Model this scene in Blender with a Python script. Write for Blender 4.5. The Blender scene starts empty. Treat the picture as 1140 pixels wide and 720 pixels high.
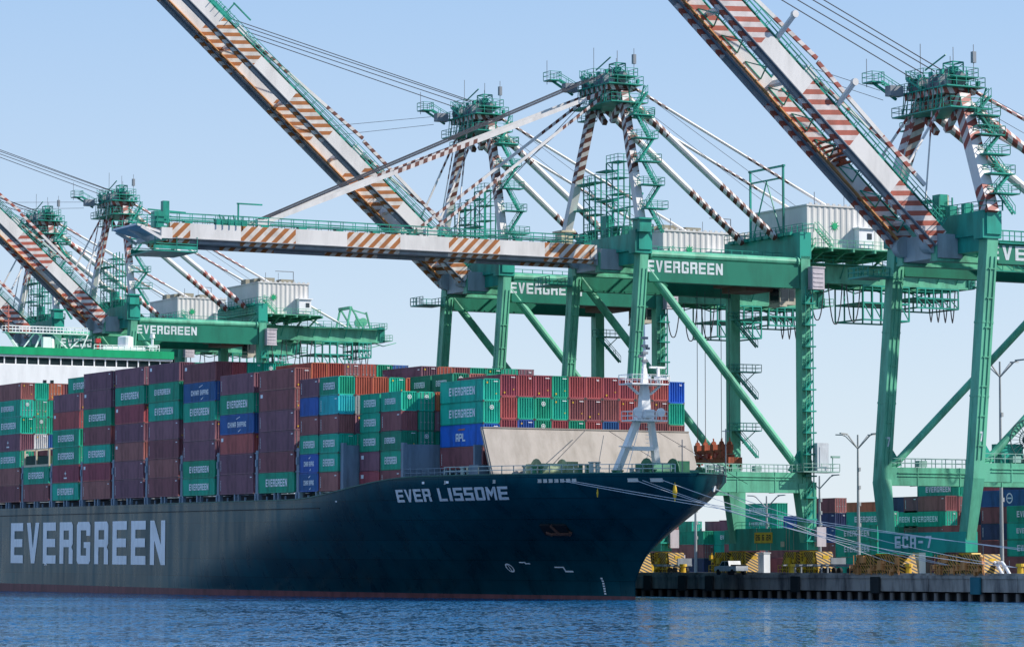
import bpy, math, random
from mathutils import Matrix, Vector
R = math.radians
scene = bpy.context.scene
random.seed(7)

# ---------------------------------------------------------------- camera, sky, sun, exposure
FPX, CAM_Z = 3615.0, 4.2
PITCH = math.atan(270.0 / FPX)
cam_data = bpy.data.cameras.new('camera')
cam_data.sensor_width = 36.0
cam_data.lens = 36.0 * FPX / 1140.0
cam_data.clip_start = 1.0
cam_data.clip_end = 60000.0
cam = bpy.data.objects.new('camera', cam_data)
scene.collection.objects.link(cam)
cam.location = (0, 0, CAM_Z)
cam.rotation_euler = (math.pi / 2 + PITCH, 0, 0)
scene.camera = cam

SUN_EL = R(36)
SUN_AZ = math.atan2(1.0, -0.03)          # compass style: from +Y towards +X, where the sun stands
world = bpy.data.worlds.new('World')
scene.world = world
world.use_nodes = True
wn = world.node_tree.nodes
sky = wn.new('ShaderNodeTexSky')
sky.sky_type = 'NISHITA'
sky.sun_disc = False
sky.sun_elevation = SUN_EL
sky.sun_rotation = SUN_AZ
sky.altitude = 0
sky.air_density = 1.0
sky.dust_density = 0.2
sky.ozone_density = 1.6
wn['Background'].inputs[1].default_value = 0.13
# the clear-air model is toned towards the pale, even blue of a hazy harbour sky
wl_ = world.node_tree.links
tcs = wn.new('ShaderNodeTexCoord'); spz = wn.new('ShaderNodeSeparateXYZ'); wl_.new(tcs.outputs['Generated'], spz.inputs[0])
rmp = wn.new('ShaderNodeValToRGB')
rmp.color_ramp.elements[0].position = 0.0; rmp.color_ramp.elements[0].color = (0.72, 0.81, 0.90, 1)
rmp.color_ramp.elements[1].position = 1.0; rmp.color_ramp.elements[1].color = (0.16, 0.34, 0.76, 1)
e_ = rmp.color_ramp.elements.new(0.20); e_.color = (0.345, 0.55, 0.86, 1)
wl_.new(spz.outputs['Z'], rmp.inputs[0])
mlt = wn.new('ShaderNodeVectorMath'); mlt.operation = 'SCALE'; mlt.inputs['Scale'].default_value = 6.6; wl_.new(rmp.outputs[0], mlt.inputs[0])
smx = wn.new('ShaderNodeMix'); smx.data_type = 'RGBA'; smx.inputs['Factor'].default_value = 0.85
wl_.new(sky.outputs[0], smx.inputs['A']); wl_.new(mlt.outputs[0], smx.inputs['B']); wl_.new(smx.outputs['Result'], wn['Background'].inputs[0])

sun_data = bpy.data.lights.new('sun', 'SUN')
sun_data.energy = 5.0
sun_data.angle = R(0.53)
sun_data.color = (1.0, 0.94, 0.86)
sun = bpy.data.objects.new('sun', sun_data)
scene.collection.objects.link(sun)
sd = Vector((math.sin(SUN_AZ) * math.cos(SUN_EL), math.cos(SUN_AZ) * math.cos(SUN_EL), math.sin(SUN_EL)))
sun.rotation_euler = sd.to_track_quat('Z', 'Y').to_euler()
sun.location = (0, 0, 200)

scene.view_settings.view_transform = 'Standard'
scene.view_settings.look = 'None'
scene.view_settings.gamma = 1.0
scene.view_settings.exposure = 0.28

# ---------------------------------------------------------------- frames of reference
# u runs along the quay towards the ship's bow, v runs inland from the ship's starboard side
TH = R(28.26)
S_, C_ = math.sin(TH), math.cos(TH)
D0 = 187.4
TAU = 0.0053
CRV = 236.0 - D0                           # v of the waterside crane rail
GZ = 3.05                                  # quay level
WZ = 0.0                                  # water level
def W(u, v, z):
    D = D0 + v
    return Vector((u * S_ + D * C_, -u * C_ + D * S_, z))
def frame(u, v, z, tilt=0.0, spin=0.0):
    x = Vector((S_, -C_, -tilt)).normalized()
    y = Vector((C_, S_, 0))
    zz = x.cross(y)
    m = Matrix((x, y, zz)).transposed().to_4x4()
    m.translation = W(u, v, z)
    return m @ Matrix.Rotation(spin, 4, 'Z')
SHIP = frame(-412.0, 0.0, 0.0, TAU)        # ship local: x forward (0 at u=-412), y to port, z = w

# ---------------------------------------------------------------- materials
MATS = {}
def new_mat(name):
    m = bpy.data.materials.new(name)
    m.use_nodes = True
    return m, m.node_tree.nodes, m.node_tree.links
def paint(name, col, rough=0.55, var=0.12, scale=0.6, spec=0.4, dirt=None, metal=0.0, objvar=0.0):
    """painted steel: base colour, soft patches of wear, streaks of dirt"""
    if name in MATS: return MATS[name]
    m, n, l = new_mat(name)
    b = n['Principled BSDF']
    b.inputs['Roughness'].default_value = rough
    b.inputs['Specular IOR Level'].default_value = spec
    b.inputs['Metallic'].default_value = metal
    tc = n.new('ShaderNodeTexCoord')
    mp = n.new('ShaderNodeMapping'); mp.inputs['Scale'].default_value = (1, 1, 0.25)
    l.new(tc.outputs['Object'], mp.inputs['Vector'])
    nz = n.new('ShaderNodeTexNoise'); nz.inputs['Scale'].default_value = scale; nz.inputs['Detail'].default_value = 6
    nz.inputs['Roughness'].default_value = 0.65
    l.new(mp.outputs[0], nz.inputs['Vector'])
    mix = n.new('ShaderNodeMix'); mix.data_type = 'RGBA'
    lo = [max(0, c * (1 - 2.2 * var)) for c in col] if dirt is None else dirt
    hi = [min(1, c * (1 + var) + 0.01 * var) for c in col]
    mix.inputs['A'].default_value = (*lo, 1); mix.inputs['B'].default_value = (*hi, 1)
    mr = n.new('ShaderNodeMapRange'); mr.inputs['From Min'].default_value = 0.3; mr.inputs['From Max'].default_value = 0.58
    l.new(nz.outputs['Fac'], mr.inputs['Value'])
    l.new(mr.outputs[0], mix.inputs['Factor'])
    out = mix.outputs['Result']
    if objvar:
        oi = n.new('ShaderNodeObjectInfo')
        hs = n.new('ShaderNodeHueSaturation')
        m1 = n.new('ShaderNodeMapRange'); m1.inputs['To Min'].default_value = 1 - objvar; m1.inputs['To Max'].default_value = 1 + objvar
        m2 = n.new('ShaderNodeMapRange'); m2.inputs['To Min'].default_value = 0.5 - objvar * 0.06; m2.inputs['To Max'].default_value = 0.5 + objvar * 0.06
        l.new(oi.outputs['Random'], m1.inputs['Value']); l.new(oi.outputs['Random'], m2.inputs['Value'])
        l.new(m1.outputs[0], hs.inputs['Value']); l.new(m2.outputs[0], hs.inputs['Hue'])
        l.new(out, hs.inputs['Color']); out = hs.outputs[0]
    l.new(out, b.inputs['Base Color'])
    MATS[name] = m
    return m
def stripes(name, ca, cb, period=1.65, slope=0.9, rough=0.6):
    """hazard bands painted across a member; UV: u along it, v across it, in metres"""
    if name in MATS: return MATS[name]
    m, n, l = new_mat(name)
    b = n['Principled BSDF']; b.inputs['Roughness'].default_value = rough
    uv = n.new('ShaderNodeUVMap'); uv.uv_map = 'UVMap'
    sp = n.new('ShaderNodeSeparateXYZ'); l.new(uv.outputs[0], sp.inputs[0])
    a = n.new('ShaderNodeMath'); a.operation = 'MULTIPLY_ADD'; a.inputs[1].default_value = slope
    l.new(sp.outputs['Y'], a.inputs[0]); l.new(sp.outputs['X'], a.inputs[2])
    d = n.new('ShaderNodeMath'); d.operation = 'DIVIDE'; d.inputs[1].default_value = period; l.new(a.outputs[0], d.inputs[0])
    f = n.new('ShaderNodeMath'); f.operation = 'FRACT'; l.new(d.outputs[0], f.inputs[0])
    g = n.new('ShaderNodeMath'); g.operation = 'GREATER_THAN'; g.inputs[1].default_value = 0.5; l.new(f.outputs[0], g.inputs[0])
    nz = n.new('ShaderNodeTexNoise'); nz.inputs['Scale'].default_value = 0.8; nz.inputs['Detail'].default_value = 5
    tc = n.new('ShaderNodeTexCoord'); l.new(tc.outputs['Object'], nz.inputs['Vector'])
    mix = n.new('ShaderNodeMix'); mix.data_type = 'RGBA'
    mix.inputs['A'].default_value = (*ca, 1); mix.inputs['B'].default_value = (*cb, 1)
    l.new(g.outputs[0], mix.inputs['Factor'])
    mu = n.new('ShaderNodeMix'); mu.data_type = 'RGBA'; mu.blend_type = 'MULTIPLY'; mu.inputs['Factor'].default_value = 1
    mr = n.new('ShaderNodeMapRange'); mr.inputs['To Min'].default_value = 0.72; mr.inputs['To Max'].default_value = 1.12
    mr.inputs['From Min'].default_value = 0.3; mr.inputs['From Max'].default_value = 0.7
    l.new(nz.outputs['Fac'], mr.inputs['Value'])
    l.new(mix.outputs['Result'], mu.inputs['A']); l.new(mr.outputs[0], mu.inputs['B'])
    l.new(mu.outputs['Result'], b.inputs['Base Color'])
    MATS[name] = m
    return m

CG = paint('crane_green', (0.012, 0.27, 0.195), 0.42, 0.24, 0.35)
CGD = paint('crane_green_shaded', (0.004, 0.165, 0.10), 0.45, 0.12, 0.35)  # darker copy of the crane green: shade on the tie beams painted in
CGP = paint('crane_green_weathered', (0.095, 0.38, 0.235), 0.5, 0.20, 0.45)
CW = paint('crane_white', (0.66, 0.63, 0.60), 0.55, 0.08, 0.4)
ORANGE_ST = stripes('orange_bands', (0.36, 0.115, 0.02), (0.66, 0.60, 0.54), 1.65, 1.0)
RED_ST = stripes('red_bands', (0.40, 0.085, 0.05), (0.66, 0.58, 0.55), 1.75, 1.0)
BROWN_ST = stripes('brown_bands', (0.15, 0.045, 0.03), (0.66, 0.61, 0.58), 1.45, 0.55)
REDLEG_ST = stripes('leg_red_bands', (0.33, 0.07, 0.05), (0.66, 0.58, 0.55), 1.7, 0.6)
HAZ = stripes('yellow_black_bands', (0.012, 0.012, 0.012), (0.58, 0.33, 0.05), 0.52, 1.0)
CLETTER = paint('crane_lettering', (0.60, 0.66, 0.66), 0.55, 0.12, 1.5)
STEEL = paint('galvanised_steel', (0.36, 0.38, 0.38), 0.5, 0.1, 1.0)
ROPE_DARK = paint('steel_rope', (0.05, 0.05, 0.06), 0.6, 0.1)
ROPE = paint('mooring_rope_fibre', (0.62, 0.62, 0.64), 0.8, 0.1)
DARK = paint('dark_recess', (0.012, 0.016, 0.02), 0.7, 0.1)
BLACK = paint('black_rubber', (0.015, 0.015, 0.016), 0.8, 0.1)
GLASS = paint('window_glass', (0.02, 0.03, 0.035), 0.08, 0.05, 1, 0.8)
WHITE = paint('white_paint', (0.82, 0.82, 0.81), 0.45, 0.05, 0.5)
LETTER = paint('white_lettering', (0.86, 0.87, 0.88), 0.5, 0.06, 1.2)
HOUSE = paint('white_cladding', (0.62, 0.60, 0.57), 0.5, 0.07, 0.3)
BEIGE = paint('breakwater_beige', (0.355, 0.31, 0.27), 0.6, 0.07, 0.45, dirt=(0.25, 0.215, 0.18))
SHIPBLUE = paint('lashing_blue_grey', (0.17, 0.24, 0.31), 0.5, 0.15, 0.6)
DECKGRN = paint('deck_green', (0.03, 0.16, 0.09), 0.6, 0.15)
BRGREEN = paint('bridge_green', (0.0, 0.35, 0.14), 0.45, 0.08)
RUST = paint('rusty_orange', (0.30, 0.065, 0.025), 0.7, 0.25, 1.5, dirt=(0.12, 0.03, 0.012))
YELLOW = paint('safety_yellow', (0.62, 0.38, 0.02), 0.5, 0.15, 1.0)
GREYM = paint('grey_metal', (0.22, 0.24, 0.26), 0.5, 0.12)
CREAM = paint('cream_paint', (0.55, 0.47, 0.33), 0.5, 0.1)
CREAMORANGE = paint('cream_orange', (0.62, 0.27, 0.09), 0.6, 0.15, 0.6)

# ---------------------------------------------------------------- mesh builder
COL = scene.collection
class MB:
    def __init__(s): s.v = []; s.f = []; s.m = []; s.uv = []
    def face(s, pts, mi=0, uv=None):
        k = len(s.v); s.v += [tuple(p) for p in pts]
        s.f.append(tuple(range(k, k + len(pts)))); s.m.append(mi)
        s.uv.append(uv if uv else [(0, 0)] * len(pts))
    def box(s, c, d, mi=0, rz=0.0):
        """box centred at c with full sizes d"""
        x, y, z = c; a, b, h = d[0] / 2, d[1] / 2, d[2] / 2
        ca, sa = math.cos(rz), math.sin(rz)
        P = [(x + ca * i * a - sa * j * b, y + sa * i * a + ca * j * b, z + k * h) for k in (-1, 1) for i, j in ((-1, -1), (1, -1), (1, 1), (-1, 1))]
        for q in ((0, 3, 2, 1), (4, 5, 6, 7), (0, 1, 5, 4), (1, 2, 6, 5), (2, 3, 7, 6), (3, 0, 4, 7)):
            pts = [P[i] for i in q]
            L = (Vector(pts[1]) - Vector(pts[0])).length; H = (Vector(pts[2]) - Vector(pts[1])).length
            s.face(pts, mi, [(0, 0), (L, 0), (L, H), (0, H)])
        return s
    def bx(s, x0, x1, y0, y1, z0, z1, mi=0):
        return s.box(((x0 + x1) / 2, (y0 + y1) / 2, (z0 + z1) / 2), (abs(x1 - x0), abs(y1 - y0), abs(z1 - z0)), mi)
    def beam(s, p, q, w, h, mi=0, up=(0, 0, 1), w2=None, h2=None, u0=0.0, caps=True, helix=False):
        """rectangular member from p to q: w across, h along up"""
        p = Vector(p); q = Vector(q); d = (q - p); L = d.length
        if L < 1e-6: return s
        d.normalize(); up = Vector(up)
        if abs(d.dot(up)) > 0.99: up = Vector((0, 1, 0))
        a = d.cross(up).normalized(); b = a.cross(d)
        w2 = w if w2 is None else w2; h2 = h if h2 is None else h2
        A = [p + a * (i * w / 2) + b * (j * h / 2) for i, j in ((-1, -1), (1, -1), (1, 1), (-1, 1))]
        B = [q + a * (i * w2 / 2) + b * (j * h2 / 2) for i, j in ((-1, -1), (1, -1), (1, 1), (-1, 1))]
        D = [w, h, w, h]
        for i in range(4):
            j = (i + 1) % 4
            if helix: c_ = sum(D[:i]); uv = [(u0, c_), (u0, c_ + D[i]), (u0 + L, c_ + D[i]), (u0 + L, c_)]
            elif i == 3: uv = [(u0, h), (u0, 0), (u0 + L, 0), (u0 + L, h)]
            elif i == 1: uv = [(u0, 0), (u0, h), (u0 + L, h), (u0 + L, 0)]
            elif i == 0: uv = [(u0, 0), (u0, w), (u0 + L, w), (u0 + L, 0)]
            else: uv = [(u0, h), (u0, h + w), (u0 + L, h + w), (u0 + L, h)]
            s.face([A[i], A[j], B[j], B[i]], mi, uv)
        if caps:
            s.face([A[3], A[2], A[1], A[0]], mi); s.face(B, mi)
        return s
    def tube(s, p, q, r, n=8, mi=0, r2=None, u0=0.0, caps=True):
        p = Vector(p); q = Vector(q); d = q - p; L = d.length
        if L < 1e-6: return s
        d.normalize(); up = Vector((0, 0, 1)) if abs(d.z) < 0.95 else Vector((0, 1, 0))
        a = d.cross(up).normalized(); b = a.cross(d); r2 = r if r2 is None else r2
        A = []; B = []
        for i in range(n):
            t = 2 * math.pi * i / n; o = a * math.cos(t) + b * math.sin(t)
            A.append(p + o * r); B.append(q + o * r2)
        for i in range(n):
            j = (i + 1) % n; t0 = 2 * math.pi * i / n * r; t1 = 2 * math.pi * (i + 1) / n * r
            s.face([A[i], A[j], B[j], B[i]], mi, [(u0, t0), (u0, t1), (u0 + L, t1), (u0 + L, t0)])
        if caps: s.face(A[::-1], mi); s.face(B, mi)
        return s
    def pipe(s, pts, r, n=6, mi=0):
        for a, b in zip(pts, pts[1:]): s.tube(a, b, r, n, mi)
        return s
    def disc(s, c, axis, r, t, n=16, mi=0):
        c = Vector(c); a = Vector(axis).normalized(); return s.tube(c - a * t / 2, c + a * t / 2, r, n, mi)
    def rail(s, pts, h=1.1, step=2.0, r=0.045, mi=0, rails=(1.0, 0.5)):
        for a, b in zip(pts, pts[1:]):
            a = Vector(a); b = Vector(b); L = (b - a).length; k = max(1, int(round(L / step)))
            for i in range(k + 1):
                p = a.lerp(b, i / k); s.beam(p, p + Vector((0, 0, h)), r * 1.6, r * 1.6, mi)
            for f in rails:
                o = Vector((0, 0, h * f)); s.beam(a + o, b + o, r * 1.5, r * 1.5, mi)
        return s
    def platform(s, x0, x1, y0, y1, z, h=1.1, mi=0, step=1.5):
        s.bx(x0, x1, y0, y1, z - 0.16, z, mi)
        s.rail([(x0, y0, z), (x1, y0, z), (x1, y1, z), (x0, y1, z), (x0, y0, z)], h, step, 0.045, mi)
        return s
    def stair(s, p, q, w=0.8, mi=0):
        """flight of steps with stringers and handrails"""
        p = Vector(p); q = Vector(q); d = q - p; L = d.length; hd = Vector((d.x, d.y, 0))
        if hd.length < 1e-3: return s
        side = hd.normalized().cross(Vector((0, 0, 1)))
        for k in (-1, 1):
            o = side * (k * w / 2)
            s.beam(p + o, q + o, 0.07, 0.25, mi)
            s.beam(p + o + Vector((0, 0, 1)), q + o + Vector((0, 0, 1)), 0.07, 0.07, mi)
            n = max(2, int(L / 1.4))
            for i in range(n + 1):
                a = p.lerp(q, i / n) + o; s.beam(a, a + Vector((0, 0, 1)), 0.06, 0.06, mi)
        n = max(3, int(L / 0.45))
        for i in range(n):
            a = p.lerp(q, (i + .5) / n); s.beam(a - side * w / 2, a + side * w / 2, 0.24, 0.05, mi)
        return s
    def build(s, name, mats, parent=None, zoff=0.0, M=None, smooth=False, uv=True):
        me = bpy.data.meshes.new(name)
        me.from_pydata([(x, y, z + zoff) for x, y, z in s.v], [], s.f)
        if not isinstance(mats, (list, tuple)): mats = [mats]
        for m in mats: me.materials.append(m)
        me.polygons.foreach_set('material_index', s.m)
        if uv:
            ul = me.uv_layers.new(name='UVMap')
            flat = [c for f in s.uv for p in f for c in p]
            ul.data.foreach_set('uv', flat)
        if smooth: me.polygons.foreach_set('use_smooth', [True] * len(s.f))
        me.update()
        o = bpy.data.objects.new(name, me)
        COL.objects.link(o)
        if parent is not None: o.parent = parent
        if M is not None: o.matrix_world = M
        return o
def empty(name, M=None):
    o = bpy.data.objects.new(name, None); COL.objects.link(o)
    o.empty_display_size = 0.5
    if M is not None: o.matrix_world = M
    return o
def tag(o, label=None, cat=None, group=None, kind=None):
    if label: o['label'] = label
    if cat: o['category'] = cat
    if group: o['group'] = group
    if kind: o['kind'] = kind
    return o

# ---------------------------------------------------------------- block lettering
S3 = 0.30
def R4(x0, x1, y0, y1): return [(x0, y0), (x1, y0), (x1, y1), (x0, y1)]
G = {
 'E': [R4(0, S3, 0, 1), R4(S3, 1, 0, .2), R4(S3, .95, .4, .6), R4(S3, 1, .8, 1)],
 'F': [R4(0, S3, 0, 1), R4(S3, .95, .4, .6), R4(S3, 1, .8, 1)],
 'L': [R4(0, S3, 0, 1), R4(S3, 1, 0, .2)],
 'I': [R4(.14, .86, 0, 1)],
 'V': [[(0, 1), (.36, 0), (.5, 0), (.5, .36), (.3, 1)], [(.5, 0), (.64, 0), (1, 1), (.7, 1), (.5, .36)]],
 'R': [R4(0, S3, 0, 1), [(S3, .8), (1, .8), (1, .92), (.9, 1), (S3, 1)], R4(.7, 1, .58, .8), [(S3, .4), (.9, .4), (1, .48), (1, .58), (S3, .58)], [(.7, 0), (1, 0), (1, .32), (.9, .4), (.7, .4)]],
 'P': [R4(0, S3, 0, 1), [(S3, .8), (1, .8), (1, .92), (.9, 1), (S3, 1)], R4(.7, 1, .55, .8), [(S3, .36), (.9, .36), (1, .46), (1, .55), (S3, .55)]],
 'G': [[(0, .08), (.1, 0), (S3, 0), (S3, 1), (.1, 1), (0, .92)], [(S3, 0), (.9, 0), (1, .08), (1, .2), (S3, .2)], R4(.7, 1, .2, .52), R4(.52, .7, .38, .52), [(S3, .8), (1, .8), (1, .92), (.9, 1), (S3, 1)], R4(.7, 1, .67, .8)],
 'N': [R4(0, .28, 0, 1), R4(.72, 1, 0, 1), [(.28, 1), (.28, .55), (.72, 0), (.72, .45)]],
 'M': [R4(0, .24, 0, 1), R4(.76, 1, 0, 1), [(.24, 1), (.24, .6), (.5, .22), (.5, .62)], [(.76, 1), (.5, .62), (.5, .22), (.76, .6)]],
 'S': [R4(0, 1, .8, 1), R4(0, S3, .6, .8), R4(0, 1, .4, .6), R4(.7, 1, .2, .4), R4(0, 1, 0, .2)],
 'O': [[(0, .08), (.1, 0), (S3, 0), (S3, 1), (.1, 1), (0, .92)], [(.7, 0), (.9, 0), (1, .08), (1, .92), (.9, 1), (.7, 1)], R4(S3, .7, .8, 1), R4(S3, .7, 0, .2)],
 'C': [[(0, .08), (.1, 0), (S3, 0), (S3, 1), (.1, 1), (0, .92)], R4(S3, 1, .8, 1), R4(S3, 1, 0, .2), R4(.7, 1, .66, .8), R4(.7, 1, .2, .34)],
 'A': [R4(0, S3, 0, .9), R4(.7, 1, 0, .9), [(S3, .8), (.7, .8), (.7, .9), (1, .9), (.9, 1), (.1, 1), (0, .9), (S3, .9)], R4(S3, .7, .32, .5)],
 'H': [R4(0, S3, 0, 1), R4(.7, 1, 0, 1), R4(S3, .7, .4, .6)],
 '7': [R4(0, 1, .8, 1), [(.3, 0), (.62, 0), (1, .8), (.68, .8)]],
 '2': [R4(0, 1, .8, 1), R4(.7, 1, .6, .8), R4(0, 1, .4, .6), R4(0, S3, .2, .4), R4(0, 1, 0, .2)],
 '6': [R4(0, S3, 0, 1), R4(S3, 1, .8, 1), R4(S3, 1, .4, .6), R4(.7, 1, .2, .4), R4(S3, 1, 0, .2)],
 '5': [R4(0, 1, .8, 1), R4(0, S3, .6, .8), R4(0, 1, .4, .6), R4(.7, 1, .2, .4), R4(0, 1, 0, .2)],
 '4': [R4(0, S3, .4, 1), R4(.7, 1, 0, 1), R4(S3, .7, .4, .6)],
 '-': [R4(.1, .9, .4, .6)], '.': [R4(.3, .6, 0, .2)], ' ': [],
}
def text_polys(txt, width, height, gap=0.28):
    """polygons of a word laid out on 0..width x 0..height"""
    wid = [0.55 if c in ' .' else (0.50 if c == 'I' else 1.0) for c in txt]
    tot = sum(wid) + gap * (len(txt) - 1)
    k = width / tot; x = 0; out = []
    for c, wd in zip(txt, wid):
        for p in G[c]: out.append([((x + px * wd) * k, py * height) for px, py in p])
        x += wd + gap
    return out
def text_on(mb, txt, origin, ux, uz, width, height, gap=0.28, mi=0, thick=None):
    """lay a word out from origin along ux (right) and uz (up)"""
    o = Vector(origin); ux = Vector(ux).normalized(); uz = Vector(uz).normalized()
    for p in text_polys(txt, width, height, gap): mb.face([o + ux * a + uz * b for a, b in p], mi)
    return mb
def star(mb, c, ux, uz, r, mi=0, n=8, inner=0.38):
    c = Vector(c); ux = Vector(ux); uz = Vector(uz); pts = []
    for i in range(2 * n):
        rr = r if i % 2 == 0 else r * inner
        t = math.pi * i / n + math.pi / 2
        pts.append(c + ux * (rr * math.cos(t)) + uz * (rr * math.sin(t)))
    for i in range(2 * n): mb.face([c, pts[i], pts[(i + 1) % (2 * n)]], mi)
    return mb

# ---------------------------------------------------------------- setting: water, ground, quay
def water():
    m, n, l = new_mat('harbour_water')
    b = n['Principled BSDF']
    b.inputs['Base Color'].default_value = (0.011, 0.090, 0.20, 1)
    b.inputs['Roughness'].default_value = 0.16
    b.inputs['IOR'].default_value = 1.33
    tc = n.new('ShaderNodeTexCoord')
    def octave(sx, sy, sc, det, seed):
        mp = n.new('ShaderNodeMapping'); mp.inputs['Scale'].default_value = (sx, sy, 1); mp.inputs['Location'].default_value = (seed, seed * 2, 0)
        l.new(tc.outputs['Object'], mp.inputs['Vector'])
        k = n.new('ShaderNodeTexNoise'); k.inputs['Scale'].default_value = sc; k.inputs['Detail'].default_value = det; k.inputs['Roughness'].default_value = 0.6
        l.new(mp.outputs[0], k.inputs['Vector']); return k
    # facets of wind ripples: slope vectors from long-crested noise at three sizes
    n3 = octave(1, 1, 0.018, 3, 4)
    o1 = octave(1.0, 0.20, 2.6, 5, 1); o2 = octave(1.0, 0.25, 0.55, 4, 7); o3 = octave(1.0, 0.5, 0.06, 3, 13)
    def vm(op, a_, b_=None, sc=None):
        k = n.new('ShaderNodeVectorMath'); k.operation = op; l.new(a_, k.inputs[0])
        if b_ is not None:
            if isinstance(b_, tuple): k.inputs[1].default_value = b_
            else: l.new(b_, k.inputs[1])
        if sc is not None: k.inputs['Scale'].default_value = sc
        return k.outputs[0]
    acc = None
    for k, (ax_, ay_) in ((o1, (1.4, 3.6)), (o2, (0.4, 1.3)), (o3, (0.15, 0.45))):
        c = vm('SUBTRACT', k.outputs['Color'], (0.5, 0.5, 0.5)); c = vm('MULTIPLY', c, (ax_, ay_, 0.0))
        acc = c if acc is None else vm('ADD', acc, c)
    gust = n.new('ShaderNodeMapRange'); gust.inputs['From Min'].default_value = 0.35; gust.inputs['From Max'].default_value = 0.65
    gust.inputs['To Min'].default_value = 0.45; gust.inputs['To Max'].default_value = 1.45
    mg = n.new('ShaderNodeMapping'); mg.inputs['Scale'].default_value = (0.35, 1.0, 1); l.new(tc.outputs['Object'], mg.inputs['Vector'])
    ng = n.new('ShaderNodeTexNoise'); ng.inputs['Scale'].default_value = 0.05; ng.inputs['Detail'].default_value = 4; l.new(mg.outputs[0], ng.inputs['Vector']); l.new(ng.outputs['Fac'], gust.inputs['Value'])
    sc_ = n.new('ShaderNodeVectorMath'); sc_.operation = 'SCALE'; l.new(acc, sc_.inputs[0]); l.new(gust.outputs[0], sc_.inputs['Scale']); acc = sc_.outputs[0]
    nv = vm('NORMALIZE', vm('ADD', acc, (0, -0.07, 1.0))); l.new(nv, b.inputs['Normal'])
    mr = n.new('ShaderNodeMapRange'); mr.inputs['From Min'].default_value = 0.35; mr.inputs['From Max'].default_value = 0.65
    mr.inputs['To Min'].default_value = 0.06; mr.inputs['To Max'].default_value = 0.14
    l.new(n3.outputs['Fac'], mr.inputs['Value']); l.new(mr.outputs[0], b.inputs['Roughness'])
    mb = MB()
    # the harbour basin: everything on the camera's side of the quay, out to the horizon
    mb.face([(-12000, -3000, WZ), (12000, -3000, WZ), (12000, 25000, WZ), (-12000, 25000, WZ)])
    o = mb.build('water', m); tag(o, kind='structure')
water()
def ground():
    m = paint('asphalt_yard', (0.06, 0.06, 0.062), 0.9, 0.2, 0.2)
    mb = MB()
    mb.face([W(-9000, 49.0, GZ), W(9000, 49.0, GZ), W(9000, 12000, GZ), W(-9000, 12000, GZ)])
    tag(mb.build('ground', m), kind='structure')
    cm = paint('quay_concrete', (0.30, 0.28, 0.25), 0.85, 0.22, 0.5, dirt=(0.055, 0.055, 0.06))
    mb = MB()
    QV = 47.0
    u = -760.0; k = 0
    while u < -180:
        mb.bx(u - (-412), u - (-412) + 17.85, QV, 49.2, 1.1, GZ + 0.02)
        mb.bx(u + 412, u + 412 + 17.85, QV - 0.12, QV, GZ - 0.35, GZ + 0.02)
        u += 18.0
    mb.bx(-348, 232, 48.2, 49.2, -1, 0.95, 1)  # near-black wall behind the piles: shade under the quay put into its colour
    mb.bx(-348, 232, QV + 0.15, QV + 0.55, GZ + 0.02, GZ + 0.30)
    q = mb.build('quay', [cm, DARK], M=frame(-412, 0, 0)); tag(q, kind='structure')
    pm = paint('pile_concrete', (0.16, 0.15, 0.14), 0.85, 0.25, 0.8, dirt=(0.03, 0.035, 0.03))
    base = MB(); base.tube((0, 0, -1.5), (0, 0, 0.95), 0.34, 10)
    p0 = None; u = -400.0
    while u < -296:
        if p0 is None: p0 = base.build('pile', pm, q); o = p0
        else: o = p0.copy(); COL.objects.link(o); o.parent = q
        o.location = (u + 412, 47.55, 0); u += 2.35
    # fenders hung on the quay face
    f0 = None
    for i, (u, dark) in enumerate(((-395.2, 1), (-385.8, 1), (-378.7, 1), (-357.4, 1), (-339.1, 1), (-318.0, 0), (-300.5, 1))):
        root = empty('quay_fender', frame(u, 46.78, 0.9))
        fb = MB(); fb.bx(-0.95, 0.95, -0.2, 0.05, -0.05, 2.0)
        fb.build('panel', paint('fender_black', (0.02, 0.025, 0.025), 0.6) if dark else paint('fender_teal', (0.01, 0.13, 0.17), 0.6), root)
        rb = MB(); rb.tube((0, 0.05, 1.0), (0, 0.22, 1.0), 0.5, 12); rb.build('rubber_cone', BLACK, root)
        names = ['first dark fender on the quay face right of the bow', 'second dark fender on the quay face right of the bow',
                 'dark fender on the quay face below the white pickup', 'dark fender on the quay face under the landside leg ladder',
                 'dark fender on the quay face left below the right-hand crane sill', 'teal blue fender panel on the grey quay face',
                 'rightmost dark fender on the quay face']
        tag(root, names[i], 'fender', 'fenders hung along the quay face')
ground()

# ---------------------------------------------------------------- ship hull
VC, HB = 21.6, 21.9
STEM = [(-4, -355.8), (.6, -355.8), (2.5, -355.8), (3.7, -355), (5.5, -353.7), (6.7, -352.3), (8.3, -349.8), (9.8, -347.5), (11.2, -345.1), (13.4, -342.3), (15, -341.7), (16.4, -341.3)]
def stem(w):
    for (a, b), (c, d) in zip(STEM, STEM[1:]):
        if w <= c: return b + (d - b) * max(0, (w - a)) / (c - a)
    return STEM[-1][1]
def smooth(t): t = min(1, max(0, t)); return t * t * (3 - 2 * t)
def topw(u): return 13.4 + 2.6 * smooth((u + 414) / 38.0)
def halfb(u, w):
    k = min(1, max(0, w / 15.0)); us = stem(w); uf = -462 + 62 * k
    t = (us - u) / (us - uf)
    if t <= 0: return 0.0
    if t >= 1: return HB
    p = 1.9 + .3 * k; q = 1.05 - .40 * k
    return HB * (1 - (1 - t) ** p) ** q
def hull_pt(u, w, side=-1, off=0.0):
    return (u + 412, VC + side * (halfb(u, w) + off), w)
ship = empty('container_ship', SHIP)
tag(ship, 'long dark green container ship moored at the quay with its bow to the right', 'ship')
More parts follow.
